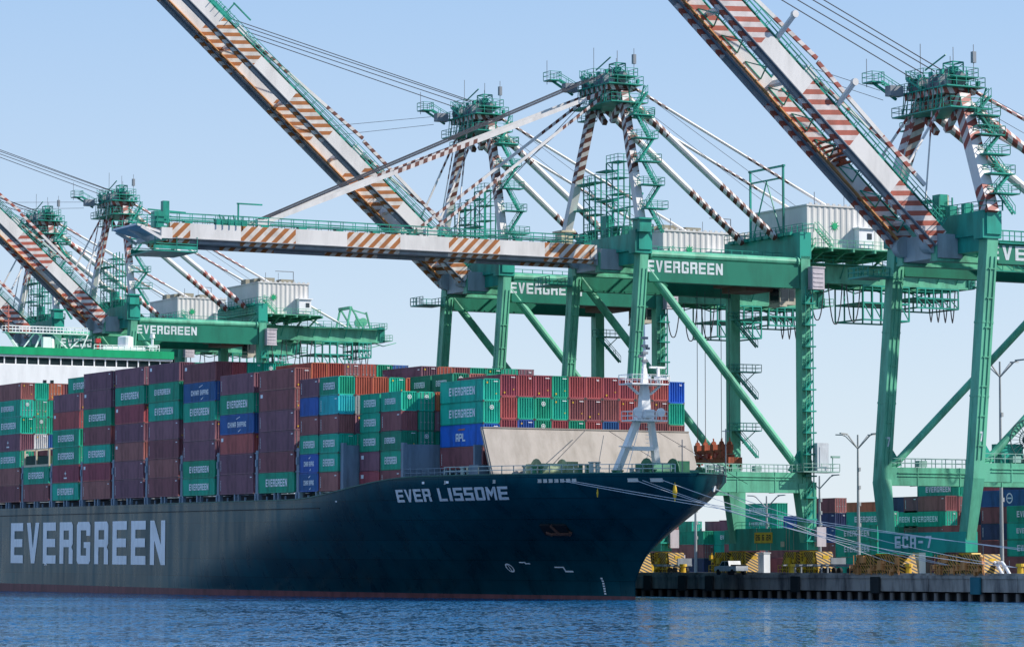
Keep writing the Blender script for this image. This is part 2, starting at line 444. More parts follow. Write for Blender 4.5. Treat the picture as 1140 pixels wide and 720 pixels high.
def hull_material():
    m, n, l = new_mat('hull_dark_green')
    b = n['Principled BSDF']; b.inputs['Roughness'].default_value = 0.34; b.inputs['Specular IOR Level'].default_value = 0.26; b.inputs['Specular Tint'].default_value = (0.30, 0.80, 1.0, 1)
    tc = n.new('ShaderNodeTexCoord')
    mp = n.new('ShaderNodeMapping'); mp.inputs['Scale'].default_value = (0.5, 0.5, 0.06); l.new(tc.outputs['Object'], mp.inputs[0])
    nz = n.new('ShaderNodeTexNoise'); nz.inputs['Scale'].default_value = 1.0; nz.inputs['Detail'].default_value = 8; l.new(mp.outputs[0], nz.inputs['Vector'])
    nb = n.new('ShaderNodeTexNoise'); nb.inputs['Scale'].default_value = 0.06; nb.inputs['Detail'].default_value = 4; l.new(tc.outputs['Object'], nb.inputs['Vector'])
    rr = n.new('ShaderNodeMapRange'); rr.inputs['From Min'].default_value = 0.3; rr.inputs['From Max'].default_value = 0.7; rr.inputs['To Min'].default_value = 0.20; rr.inputs['To Max'].default_value = 0.46
    l.new(nz.outputs['Fac'], rr.inputs['Value']); l.new(rr.outputs[0], b.inputs['Roughness'])
    nd = n.new('ShaderNodeTexNoise'); nd.inputs['Scale'].default_value = 0.45; nd.inputs['Detail'].default_value = 2; l.new(tc.outputs['Object'], nd.inputs['Vector'])
    bm_ = n.new('ShaderNodeBump'); bm_.inputs['Strength'].default_value = 0.25; bm_.inputs['Distance'].default_value = 0.012; l.new(nd.outputs['Fac'], bm_.inputs['Height']); l.new(bm_.outputs[0], b.inputs['Normal'])
    # plating: strakes and butts of slightly different paint, and faint seam lines
    sp = n.new('ShaderNodeSeparateXYZ'); l.new(tc.outputs['Object'], sp.inputs[0])
    cb = n.new('ShaderNodeCombineXYZ'); l.new(sp.outputs['X'], cb.inputs['X']); l.new(sp.outputs['Z'], cb.inputs['Y'])
    br = n.new('ShaderNodeTexBrick'); l.new(cb.outputs[0], br.inputs['Vector'])
    br.inputs['Scale'].default_value = 1.0; br.inputs['Brick Width'].default_value = 12.0; br.inputs['Row Height'].default_value = 2.6
    br.inputs['Mortar Size'].default_value = 0.035; br.inputs['Bias'].default_value = 0.0
    br.inputs['Color1'].default_value = (0.8, 0.82, 0.84, 1); br.inputs['Color2'].default_value = (1.2, 1.18, 1.15, 1); br.inputs['Mortar'].default_value = (0.35, 0.35, 0.35, 1)
    mix = n.new('ShaderNodeMix'); mix.data_type = 'RGBA'
    mix.inputs['A'].default_value = (0.002, 0.022, 0.032, 1); mix.inputs['B'].default_value = (0.003, 0.075, 0.100, 1)
    mr = n.new('ShaderNodeMapRange'); mr.inputs['From Min'].default_value = 0.3; mr.inputs['From Max'].default_value = 0.72
    ad = n.new('ShaderNodeMath'); ad.operation = 'ADD'; l.new(nz.outputs['Fac'], ad.inputs[0]); l.new(nb.outputs['Fac'], ad.inputs[1])
    hf = n.new('ShaderNodeMath'); hf.operation = 'MULTIPLY'; hf.inputs[1].default_value = 0.5; l.new(ad.outputs[0], hf.inputs[0])
    l.new(hf.outputs[0], mr.inputs['Value']); l.new(mr.outputs[0], mix.inputs['Factor'])
    mu = n.new('ShaderNodeMix'); mu.data_type = 'RGBA'; mu.blend_type = 'MULTIPLY'; mu.inputs['Factor'].default_value = 1
    l.new(mix.outputs['Result'], mu.inputs['A']); l.new(br.outputs['Color'], mu.inputs['B'])
    l.new(mu.outputs['Result'], b.inputs['Base Color'])
    return m
HULL = hull_material()
BOOT = paint('boot_top_red', (0.16, 0.055, 0.06), 0.6, 0.2, 0.6)
def build_hull():
    ss = [0.0] + [(i / 46) ** 1.6 for i in range(1, 47)]
    ks = [0, .03, .07, .12, .18, .25, .32, .4, .48, .56, .64, .72, .8, .87, .94, 1.0]
    rows = []
    wl = [-3.0, 0.7]
    def col_u(s, w): return stem(w) + (-470 - stem(w)) * s
    grid = []
    for s in ss:
        c = [(col_u(s, w), w) for w in wl]
        for k in ks[1:]:
            w = 14.0
            for _ in range(4):
                u = col_u(s, w); w = 0.7 + (topw(u) - 0.7) * k
            c.append((u, w))
        grid.append(c)
    for u in (-500, -540, -580, -620, -645):
        grid.append([(u, w) for w in wl] + [(u, 0.7 + (topw(u) - .7) * k) for k in ks[1:]])
    vs = []; fs = []; mi = []
    nr = len(grid[0])
    for side in (-1, 1):
        b0 = len(vs)
        for c in grid:
            for u, w in c: vs.append(hull_pt(u, w, side))
        for w in [g[1] for g in grid[-1]]:                       # counter and transom
            vs.append((-258.0, VC + side * (HB - 1.5 if w > 6 else HB * .55), w))
        nc = len(grid) + 1
        for i in range(nc - 1):
            for j in range(nr - 1):
                a, b, c, d = b0 + i * nr + j, b0 + (i + 1) * nr + j, b0 + (i + 1) * nr + j + 1, b0 + i * nr + j + 1
                fs.append((a, d, c, b) if side == -1 else (a, b, c, d)); mi.append(1 if j == 0 else 0)
        if side == -1: keep = b0
    nall = (len(grid) + 1) * nr
    for j in range(nr - 1):                                       # transom plate
        a = (len(grid)) * nr + j; fs.append((a, a + 1, nall + a + 1, nall + a)); mi.append(0)
    me = bpy.data.meshes.new('hull'); me.from_pydata(vs, [], fs)
    me.materials.append(HULL); me.materials.append(BOOT)
    me.polygons.foreach_set('material_index', mi); me.polygons.foreach_set('use_smooth', [True] * len(fs)); me.update()
    import bmesh
    bm = bmesh.new(); bm.from_mesh(me); bmesh.ops.remove_doubles(bm, verts=bm.verts, dist=0.004); bmesh.ops.recalc_face_normals(bm, faces=bm.faces)
    bm.to_mesh(me); bm.free()
    o = bpy.data.objects.new('hull', me); COL.objects.link(o); o.parent = ship
    # deck inside the bulwark
    mb = MB()
    us = [-342.2, -343, -344.5, -347, -351, -357, -364, -372, -382, -392, -402, -414, -470, -669]
    for a, b in zip(us, us[1:]):
        wa, wb = topw(a) - 1.15, topw(b) - 1.15
        ha, hb_ = halfb(a, wa) - .12, halfb(b, wb) - .12
        mb.face([(b + 412, VC - hb_, wb), (a + 412, VC - ha, wa), (a + 412, VC + ha, wa), (b + 412, VC + hb_, wb)])
    mb.build('deck', DECKGRN, ship)
    # rubbing seam under the sheer strake, capping rail on the bulwark
    mb = MB()
    pr = None; u = -660.0
    while u <= -398:
        p = Vector(hull_pt(u, 12.15, -1, 0.03)); 
        if pr is not None: mb.beam(pr, p, 0.1, 0.12)
        pr = p; u += 8
    mb.build('sheer_seam', DARK, ship)
    for side in (-1, 1):
        mb = MB()
        pr = None
        for i in range(60):
            u = -341.5 - (i / 59) ** 1.8 * 120
            p = Vector(hull_pt(u, topw(u) + .02, side, 0.0))
            if pr is not None: mb.beam(pr, p, 0.28, 0.14)
            pr = p
        mb.build('bulwark_capping', paint('capping_green', (0.02, 0.12, 0.10), 0.5), ship)
build_hull()
def surf_text(txt, c00, c10, c11, c01, name, gap=.28, off=0.05, mat=LETTER):
    """word painted on the shell plating; corners given as (u, w)"""
    mb = MB()
    def P(s, t):
        u = (c00[0] * (1 - s) + c10[0] * s) * (1 - t) + (c01[0] * (1 - s) + c11[0] * s) * t
        w = (c00[1] * (1 - s) + c10[1] * s) * (1 - t) + (c01[1] * (1 - s) + c11[1] * s) * t
        return hull_pt(u, w, -1, off)
    for poly in text_polys(txt, 1.0, 1.0, gap): mb.face([P(a, b) for a, b in poly])
    return mb.build(name, mat, ship)
surf_text('EVERGREEN', (-528.1, 4.15), (-458.95, 4.15), (-458.95, 10.9), (-528.1, 10.9), 'hull_lettering', gap=.30)
surf_text('EVER LISSOME', (-383.6, 12.71), (-363.0, 12.86), (-361.6, 14.53), (-382.8, 14.34), 'bow_lettering', gap=.16, off=0.07)

def hull_details():
    # draught marks, bulb and thruster symbols, anchor in its recess
    mb = MB()
    def patch(u0, u1, w0, w1): mb.face([hull_pt(u0, w0, -1, .06), hull_pt(u1, w0, -1, .06), hull_pt(u1, w1, -1, .06), hull_pt(u0, w1, -1, .06)])
    for k in range(7): patch(-360.5, -360.2, 0.9 + k * .32, 1.1 + k * .32)
    patch(-366.3, -364.9, 4.25, 4.4); patch(-365.1, -364.9, 3.9, 4.25); patch(-365.1, -363.9, 3.7, 3.9)          # bulb symbol
    patch(-371.2, -370.2, 4.85, 5.0); patch(-370.4, -369.6, 4.7, 4.85)
    c = Vector((-373.3, 4.2, 0))
    for i in range(16):                                                                                         # thruster ring with a cross
        a0, a1 = math.pi * i / 8, math.pi * (i + 1) / 8
        q = [(c.x + r * math.cos(a), c.y + r * math.sin(a)) for r, a in ((.42, a0), (.58, a0), (.58, a1), (.42, a1))]
        mb.face([hull_pt(x, y, -1, .06) for x, y in q])
    patch(-373.36, -373.24, 3.8, 4.6)
    for u in (-371.6, -376.4, -399): patch(u, u + .5, 15.0 if u > -390 else 12.9, 15.3 if u > -390 else 13.1)
    mb.build('hull_marks', LETTER, ship)
    # anchor pocket
    P0 = Vector(hull_pt(-361.6, 8.6, -1, 0.0)); P1 = Vector(hull_pt(-359.6, 8.6, -1, 0.0)); d = (P1 - P0).normalized(); nrm = Vector((d.y, -d.x, 0))
    up = (Vector(hull_pt(-361.6, 9.6, -1, 0)) - P0).normalized()
    mb = MB()
    mb.beam(P0 - d * 1.3 + nrm * .1 + up * .9, P0 + d * 2.6 + nrm * .1 + up * .9, .5, 1.9, 0, up)
    rc = mb.build('anchor_recess', paint('recess_black', (0.008, 0.010, 0.014), .7), ship)
    mb = MB()
    mb.beam(P0 - d * .9 + nrm * .5 - up * .1, P0 + d * 2.4 + nrm * .5 - up * .1, .3, .35, 0, up)
    mb.beam(P0 + d * .7 + nrm * .5, P0 + d * .7 + nrm * .5 + up * 1.6, .3, .3, 0, nrm)
    mb.beam(P0 - d * 1.1 + nrm * .5 + up * .2, P0 - d * .5 + nrm * .6 - up * .3, .3, .4, 0, up)
    mb.beam(P0 + d * 2.6 + nrm * .5 + up * .2, P0 + d * 2.0 + nrm * .6 - up * .3, .3, .4, 0, up)
    mb.build('anchor', paint('anchor_brown', (0.12, 0.055, 0.04), .7), ship)
    # mooring fairleads in the bulwark
    for (u0, u1) in ((-356.8, -351.6), (-346.4, -345.0), (-344.4, -343.0), (-363.5, -362.9), (-372.0, -371.6)):
        mb = MB(); k = max(1, int((u1 - u0) / 0.7))
        for i in range(k):
            a = u0 + (u1 - u0) * (i + .15) / k; b = u0 + (u1 - u0) * (i + .85) / k
            mb.face([hull_pt(a, 14.98, -1, .05), hull_pt(b, 14.98, -1, .05), hull_pt(b, 15.36, -1, .05), hull_pt(a, 15.36, -1, .05)])
            mb.beam(Vector(hull_pt(a, 14.95, -1, .1)), Vector(hull_pt(b, 14.95, -1, .1)), .12, .1)
        mb.build('fairlead', paint('fairlead_white', (0.5, 0.48, 0.45), .6), ship)
    # bow fairlead hole with ring right at the stem
    mb = MB(); c = Vector(hull_pt(-345.4, 14.2, 1, .1)); mb.disc(c, (.75, .6, -.3), .4, .2, 14); mb.build('panama_lead', WHITE, ship)
    # pilot handrail bolts and small yellow pulley buoys hang on the ropes
hull_details()

def ship_outfit():
    # stanchions and hatch coaming between hull top and the lowest tier
    mb = MB(); mb.bx(-262, 2.0, 1.6, 41.6, 12.3, 14.3)
    mb.build('hatch_coaming', paint('coaming_dark_blue', (0.025, 0.04, 0.06), .7), ship)
    mb = MB(); mb.bx(-155, 8, -.08, .55, 13.25, 13.37); x = -153.0
    while x < 3:
        mb.bx(x - .55, x - .15, -.05, .5, 13.35, 14.45)
        mb.bx(x - 1.6, x - 1.2, -.05, .5, 13.35, 14.45)
        mb.bx(x + 4.9, x + 5.3, 0.02, .45, 13.35, 14.45); mb.bx(x + 6.3, x + 6.6, 0.02, .45, 13.35, 14.45)
        mb.bx(x + 2.2, x + 2.4, 0.1, .3, 13.35, 14.0); mb.bx(x + 8.6, x + 8.8, 0.1, .3, 13.35, 14.0)
        x += 14.03
    mb.build('container_stanchions', SHIPBLUE, ship)
    # one lashing bridge in every gap between bays
    xg = -13.9 - 14.03 * 9 
    k = 0
    while xg < 2:
        mb = MB()
        for j in range(9):
            y = 0.45 + j * 5.08
            mb.bx(xg - .45, xg + .35, y - .3, y + .3, 13.35, 20.6)
            if j < 8:
                for i in range(2):
                    z0 = 14.6 + i * 2.9
                    mb.beam((xg + .1, y, z0), (xg + .1, y + 5.08, z0 + 2.7), .1, .16); mb.beam((xg + .1, y + 5.08, z0), (xg + .1, y, z0 + 2.7), .1, .16)
        for z in (14.5, 17.4, 20.3): mb.bx(xg - .7, xg + .7, 0.1, 41.5, z - .15, z)
        mb.rail([(xg + .7, .1, 20.3), (xg + .7, 41.5, 20.3)], 1.0, 2.5, .05)
        mb.box((xg - .1, .10, 18.8), (.5, .2, 1.0))
        mb.build('lashing_bridge', SHIPBLUE, ship); xg += 14.03; k += 1
    # end bulkheads stepping up where the outer columns stop
    mb = MB(); mb.bx(14.0, 14.5, 0.3, 3.0, 13.6, 20.6); mb.bx(13.8, 14.7, 0.25, .75, 13.6, 20.9); mb.bx(14.0, 14.5, 3.0, 5.2, 13.6, 20.0); mb.build('end_bulkhead', SHIPBLUE, ship)
    mb = MB(); mb.bx(27.6, 28.1, 2.6, 8.6, 14.0, 20.4); mb.bx(27.4, 28.3, 2.55, 3.1, 14.0, 20.6); mb.bx(27.5, 28.0, 8.6, 40, 14.0, 20.2)
    for i in range(7): mb.bx(28.1, 28.25, 3.6 + i * .75, 3.7 + i * .75, 14.4, 17.6 - .25 * i)
    mb.rail([(28.3, 2.8, 16.0), (36, 5.0, 16.0)], 1.1, 1.2, .05)
    mb.build('end_bulkhead', SHIPBLUE, ship)
    # pedestal under the foremost bay
    mb = MB(); mb.bx(29.6, 41.6, 9.0, 34.6, 14.5, 16.9)
    for x in (30.0, 33.5, 36.8, 39.4, 41.2): mb.bx(x - .25, x + .25, 7.7, 8.3, 14.6, 17.0)
    mb.bx(29.2, 41.8, 7.8, 9.0, 16.6, 16.95)
    mb.build('bay_pedestal', SHIPBLUE, ship)
ship_outfit()

def breakwater():
    mb = MB()
    y0t, y1t, y0b, y1b = 6.2, 37.0, 6.6, 37.4
    a = [(46.6, y0b, 14.8), (46.6, y1b, 14.8), (43.9, y1t, 22.1), (43.9, y0t, 22.1)]
    b = [(46.35, y0b, 14.8), (46.35, y1b, 14.8), (43.65, y1t, 22.1), (43.65, y0t, 22.1)]
    mb.face(a[::1]); mb.face(b[::-1])
    for i in range(4): j = (i + 1) % 4; mb.face([a[j], a[i], b[i], b[j]])
    bw = mb.build('breakwater', BEIGE, ship)
    mb = MB()
    for i in range(16):
        y = 7.2 + i * 1.95; mb.beam((46.3, y, 14.8), (43.6, y, 21.9), .2, .5, 0, (-1, 0, 0))
    mb.bx(43.2, 44.0, y0t, y1t, 22.1, 22.25)
    mb.beam((46.3, y0b - .1, 14.8), (43.6, y0t - .1, 22.1), .2, .35, 0, (1, 0, 0))
    mb.build('stiffener', BEIGE, bw)
    mb = MB(); mb.bx(40.6, 43.2, 5.9, 7.4, 14.8, 17.4); mb.bx(41.6, 42.0, 6.0, 7.0, 17.4, 20); mb.build('side_post', SHIPBLUE, ship)
breakwater()

def foremast():
    P = WHITE
    m = MB()
    x, y = 58.4, VC
    for k in (-1, 1):
        m.beam((x - 2.2, y + k * 3.5, 14.8), (x, y + k * .9, 23.2), 1.0, .8, 0, (0, 1, 0), w2=.8, h2=.65)
    m.bx(x - 1.5, x - .6, y - 2.5, y + 2.5, 19.1, 19.6)
    m.beam((x, y, 22.6), (x, y, 26.8), 1.1, 1.6, 0, (0, 1, 0), w2=.85, h2=1.0)
    m.beam((x, y, 26.8), (x, y, 29.5), .8, .9, 0, (0, 1, 0), w2=.45, h2=.5)
    m.beam((x, y, 29.5), (x, y, 32.9), .35, .4, 0, (0, 1, 0), w2=.2, h2=.2)
    m.tube((x, y, 32.9), (x, y, 35.0), .09, 6)
    m.beam((x, y - .9, 26.2), (x, y - 2.3, 27.3), .5, .2); m.beam((x, y + .9, 26.2), (x, y + 2.3, 27.3), .5, .2)
    m.beam((x, y - 3.6, 19.55), (x, y - 1.4, 19.5), .5, .12)
    mast = m.build('foremast', P, ship)
    m = MB(); m.platform(x - 1.4, x + 1.6, y - 2.5, y + 2.5, 22.9, 1.1); m.build('platform', P, mast)
    m = MB(); m.platform(x - 1.6, x + 1.8, y - 2.8, y + 2.6, 27.5, 1.1); m.bx(x + .4, x + 1.6, y + 1.2, y + 2.9, 28.0, 28.4)
    m.bx(x - .2, x + .2, y + .8, y + 3.0, 29.5, 29.75); m.bx(x + .2, x + .5, y + 1.7, y + 2.0, 27.6, 29.6); m.build('platform', P, mast)
    m = MB(); m.disc((x + .9, y - 1.5, 23.9), (1, 0, 0), .6, .3); m.disc((x + .9, y + 1.9, 23.9), (1, 0, 0), .55, .3); m.bx(x + .6, x + 1.5, y - .6, y + .6, 23.2, 24.2); m.build('fog_horn', P, mast)
    m = MB()
    for z in (30.4, 31.4, 32.3, 33.3): m.box((x + .1, y, z), (.5, .75, .3)); 
    m.box((x, y - .55, 31.0), (.3, .5, .4)); m.box((x, y + .5, 32.0), (.3, .5, .3)); m.build('navigation_light', GREYM, mast)
    m = MB()
    for i in range(14): m.bx(x + .75, x + .82, y - .25, y + .25, 15.5 + i * .5, 15.55 + i * .5)
    m.beam((x + .78, y - 3.4, 15), (x + .9, y - 1.1, 22.6), .06, .06); m.build('ladder', P, mast)
foremast()
def foredeck():
    # mooring gear behind the bulwark rail
    def lump(name, c, mat, sc=1.0):
        m = MB(); cx, cy, cz = c
        m.tube((cx, cy - 1.1 * sc, cz + .75 * sc), (cx, cy + 1.1 * sc, cz + .75 * sc), .62 * sc, 14)
        m.disc((cx, cy - 1.1 * sc, cz + .75 * sc), (0, 1, 0), .95 * sc, .12); m.disc((cx, cy + 1.1 * sc, cz + .75 * sc), (0, 1, 0), .95 * sc, .12)
        m.bx(cx - .9 * sc, cx + .9 * sc, cy - 1.5 * sc, cy - 1.2 * sc, cz, cz + 1.3 * sc); m.bx(cx - .5 * sc, cx + .7 * sc, cy + 1.2 * sc, cy + 2.1 * sc, cz, cz + 1.5 * sc)
        m.bx(cx - 1 * sc, cx + 1 * sc, cy - 1.6 * sc, cy + 1.9 * sc, cz - .1, cz + .15); m.build(name, mat, ship)
    GR = paint('winch_green', (0.03, 0.17, 0.09), .5, .2)
    lump('mooring_winch', (61.0, 22.3, 15.1), GR, 1.75); lump('mooring_winch', (60.5, 27.0, 14.9), GR, 1.3)
    lump('mooring_winch', (50.0, 12.5, 15.2), paint('winch_cover', (0.30, 0.36, 0.20), .7, .25), 1.7)
    lump('mooring_winch', (62.5, 16.5, 14.9), GR, 0.9); lump('mooring_winch', (55, 31.0, 14.9), GR, 1.3)
    m = MB()
    for side in (-1, 1):
        pts = []
        for i in range(22):
            u = -342.4 - (i / 21) ** 1.5 * 30; pts.append(Vector(hull_pt(u, topw(u) + .05, side, -.35)))
        m.rail(pts, 1.05, 1.4, .06)
    m.build('railing', paint('rail_grey_green', (0.42, 0.50, 0.47), .5), ship)
    rnd = random.Random(3)
    for i in range(16):
        m = MB(); u = -346 - i * 1.75; h = rnd.uniform(1.2, 2.6); b = halfb(u, 15.8)
        y = VC - b * rnd.uniform(.25, .9); z = 14.9
        m.tube((u + 412, y, z), (u + 412, y, z + h), .28, 10); m.disc((u + 412, y, z + h), (0, 0, 1), .42, .16, 10)
        m.tube((u + 412, y + .9, z), (u + 412, y + .9, z + h), .28, 10); m.disc((u + 412, y + .9, z + h), (0, 0, 1), .42, .16, 10); m.bx(u + 411.6, u + 412.4, y - .4, y + 1.3, z, z + .25)
        m.build('bitts' if i % 3 else 'ventilator', paint('deck_fitting_grey', (0.33, 0.42, 0.40), .5, .2) if i % 2 else GR, ship)
    m = MB()
    m.tube((67.6, VC, 15), (67.6, VC, 20.2), .06, 6); m.bx(67.5, 67.7, VC - .5, VC + .5, 19.3, 19.38); m.build('jackstaff', GREYM, ship)
    m = MB(); m.tube((64.0, 30.2, 15), (64.0, 30.2, 21.8), .07, 6); m.box((64, 30.2, 21.5), (.1, 1.0, .1)); m.build('signal_pole', GREYM, ship)
    # wire stays running from the breakwater to the deck and mast
    m = MB()
    m.pipe([(46.9, 6.6, 15.3), (48.8, 9.6, 15.5), (50.5, 11.5, 16.2), (45.2, 20.5, 22.0)], .055, 5)
    m.pipe([(44.5, 24.5, 22.0), (56.5, 29.0, 15.6)], .035, 5); m.pipe([(44.5, 32, 22.0), (60, 36.0, 15.0)], .035, 5)
    m.build('wire_stay', ROPE_DARK, ship)
foredeck()

def bridge_house():
    X1 = -153.2                                 # forward face
    WT = 43.35
    m = MB()
    m.bx(X1 - 14, X1, -0.3, 43.6, 12.6, WT - 3.15)
    m.bx(X1 - 14, X1 - .5, -0.3, 43.9, WT - 3.15, WT - 1.75)
    m.bx(X1 - 14, X1, -0.4, 44.1, WT - 1.75, WT - 1.35)
    h = m.build('bridge_house', WHITE, ship)
    m = MB(); m.bx(X1 - 13.5, X1 + .25, -0.6, 44.3, WT - 1.35, WT + .05); m.build('green_parapet', BRGREEN, h)
    for i in range(20):
        y = 0.3 + i * 2.18
        m = MB(); m.bx(X1 - .5, X1 - .44, y + .12, y + 2.06, WT - 3.05, WT - 1.8); w = m.build('window', GLASS, h)
        m = MB(); m.bx(X1 - .5, X1 - .3, y - .1, y + .12, WT - 3.15, WT - 1.75); m.bx(X1 - .5, X1 - .3, y + .12, y + 2.06, WT - 3.15, WT - 3.05); m.build('frame', WHITE, w)
    for y, z in ((18.6, WT - 6.3), (20.0, WT - 6.3), (25.8, WT - 6.6), (36.0, WT - 6.4)):
        m = MB(); m.bx(X1, X1 + .05, y, y + .65, z - .45, z + .4); m.build('window', GLASS, h)
    # radar mast, yards and domes on the monkey island
    m = MB(); z = WT
    m.bx(X1 - 8, X1 - 4, 31.8, 40.3, z - .4, z + 1.0)
    for y in (14.5, 17.5): m.beam((X1 - 6, y + 1.5, z), (X1 - 6, y - 1.0 if y < 16 else y + 3, z + 3.2), .3, .3)
    m.bx(X1 - 7, X1 - 5, 13.0, 29.0, z + 3.0, z + 3.2)
    for y0, y1 in ((15, 13.4), (16, 19), (22.5, 19.5), (25, 28.8), (25.3, 22.5), (27.5, 29.5)): m.beam((X1 - 6, y0 + .6, z), (X1 - 6, y1, z + 3.1), .22, .22)
    m.rail([(X1 - 5, 13, z + 3.2), (X1 - 5, 29, z + 3.2)], 1.1, 1.3, .06); m.rail([(X1 - 7, 13, z + 3.2), (X1 - 7, 29, z + 3.2)], 1.1, 1.3, .06)
    m.bx(X1 - 6.6, X1 - 5.4, 20.5, 22.0, z, z + 2.4)
    m.rail([(X1 - 4, 30, z), (X1 - 4, 41, z)], 1.2, 1.2, .07)
    m.build('radar_mast', WHITE, h)
    m = MB(); m.tube((X1 - 6, 37.0, z + 1.0), (X1 - 6, 37.0, z + 2.9), 1.45, 18); m.tube((X1 - 6, 37.0, z + 2.9), (X1 - 6, 37.0, z + 3.1), 1.45, 18, 0, .9); m.build('radome', WHITE, h)
    m = MB(); m.tube((X1 - 6, 22.3, z), (X1 - 6, 22.3, z + 2.0), .6, 12, 0, .5); m.tube((X1 - 6, 22.3, z + 2.0), (X1 - 6, 22.3, z + 2.5), .5, 12, 0, .1); m.build('satellite_dome', WHITE, h)
    m = MB(); m.tube((X1 - 4, 45.0 - 3.4, z), (X1 - 4, 41.6, z + 2.8), .25, 8); m.bx(X1 - 4.3, X1 - 3.7, 40.6, 42.6, z + 1.0, z + 1.3); m.tube((X1 - 4, 41.6, z + 2.8), (X1 - 4, 41.6, z + 3.5), .5, 10, 0, .4)
    m.rail([(X1 - 3, 40.7, z), (X1 - 3, 42.6, z)], 1.4, .6, .07); m.build('searchlight_post', WHITE, h)
    m = MB(); m.bx(X1 - 5, X1 - 4.6, 30.8, 31.2, z, z + 2.0); m.box((X1 - 4.8, 31, z + 2), (.9, .9, .8)); m.build('red_lamp', paint('lamp_red', (.5, .03, .03), .5), h)
    m = MB(); m.bx(X1 - 5, X1 - 4.8, 13.4, 13.6, z + 3, z + 8.0); m.bx(X1 - 5, X1 - 4.8, 12.5, 14.5, z + 7.0, z + 7.2); m.bx(X1 - 5, X1 - 4.8, 12.8, 14.2, z + 5.0, z + 5.2); m.box((X1 - 4.9, 13.5, z + 6), (.6, .6, .5)); m.build('signal_mast', paint('signal_mast_red', (.45, .15, .12), .5), h)
bridge_house()

# ---------------------------------------------------------------- containers
def cpaint(name, col, dirt=None):
    return paint('container_' + name, col, 0.55, 0.20, 0.9, 0.35, dirt=dirt, objvar=0.22)
CC = {
 'M': cpaint('maroon', (0.28, 0.092, 0.092)), 'R': cpaint('red', (0.37, 0.075, 0.085)),
 'O': cpaint('orange_red', (0.42, 0.10, 0.055)), 'G': cpaint('green', (0.006, 0.36, 0.225)),
 'g': cpaint('dark_green', (0.008, 0.20, 0.12)), 'B': cpaint('blue', (0.025, 0.11, 0.32)), 'A': cpaint('bright_blue', (0.012, 0.13, 0.50)),
 'N': cpaint('navy', (0.03, 0.05, 0.12)), 'T': cpaint('teal', (0.02, 0.40, 0.40)), 'W': cpaint('white', (0.55, 0.55, 0.54)),
 'P': cpaint('plum', (0.22, 0.095, 0.125)), 'Y': cpaint('grey', (0.28, 0.30, 0.30))}
CNAME = {'M': 'maroon', 'R': 'red', 'O': 'orange red', 'G': 'green', 'g': 'dark green', 'B': 'blue', 'A': 'bright blue', 'N': 'navy', 'T': 'teal', 'W': 'white', 'P': 'plum brown', 'Y': 'grey'}
CAP = paint('container_code_white', (0.7, 0.7, 0.7), .6)
CASTING = paint('corner_casting', (0.10, 0.09, 0.09), .6)
MESHES = {}
def corr(mb, p0, ex, ey, L, Hh, pitch, depth, n_out, mi=0):
    """corrugated panel: p0 corner, ex along, ey up, n_out outward normal"""
    p0 = Vector(p0); ex = Vector(ex); ey = Vector(ey); nn = Vector(n_out)
    k = max(2, int(round(L / pitch))); s = L / k; xs = []
    for i in range(k):
        a = i * s
        xs += [(a, 0), (a + s * .30, 0), (a + s * .5, -depth), (a + s * .80, -depth)]
    xs.append((L, 0))
    for (a, da), (b, db) in zip(xs, xs[1:]):
        q = [p0 + ex * a + nn * da, p0 + ex * b + nn * db, p0 + ex * b + nn * db + ey * Hh, p0 + ex * a + nn * da + ey * Hh]
        mb.face(q, mi)
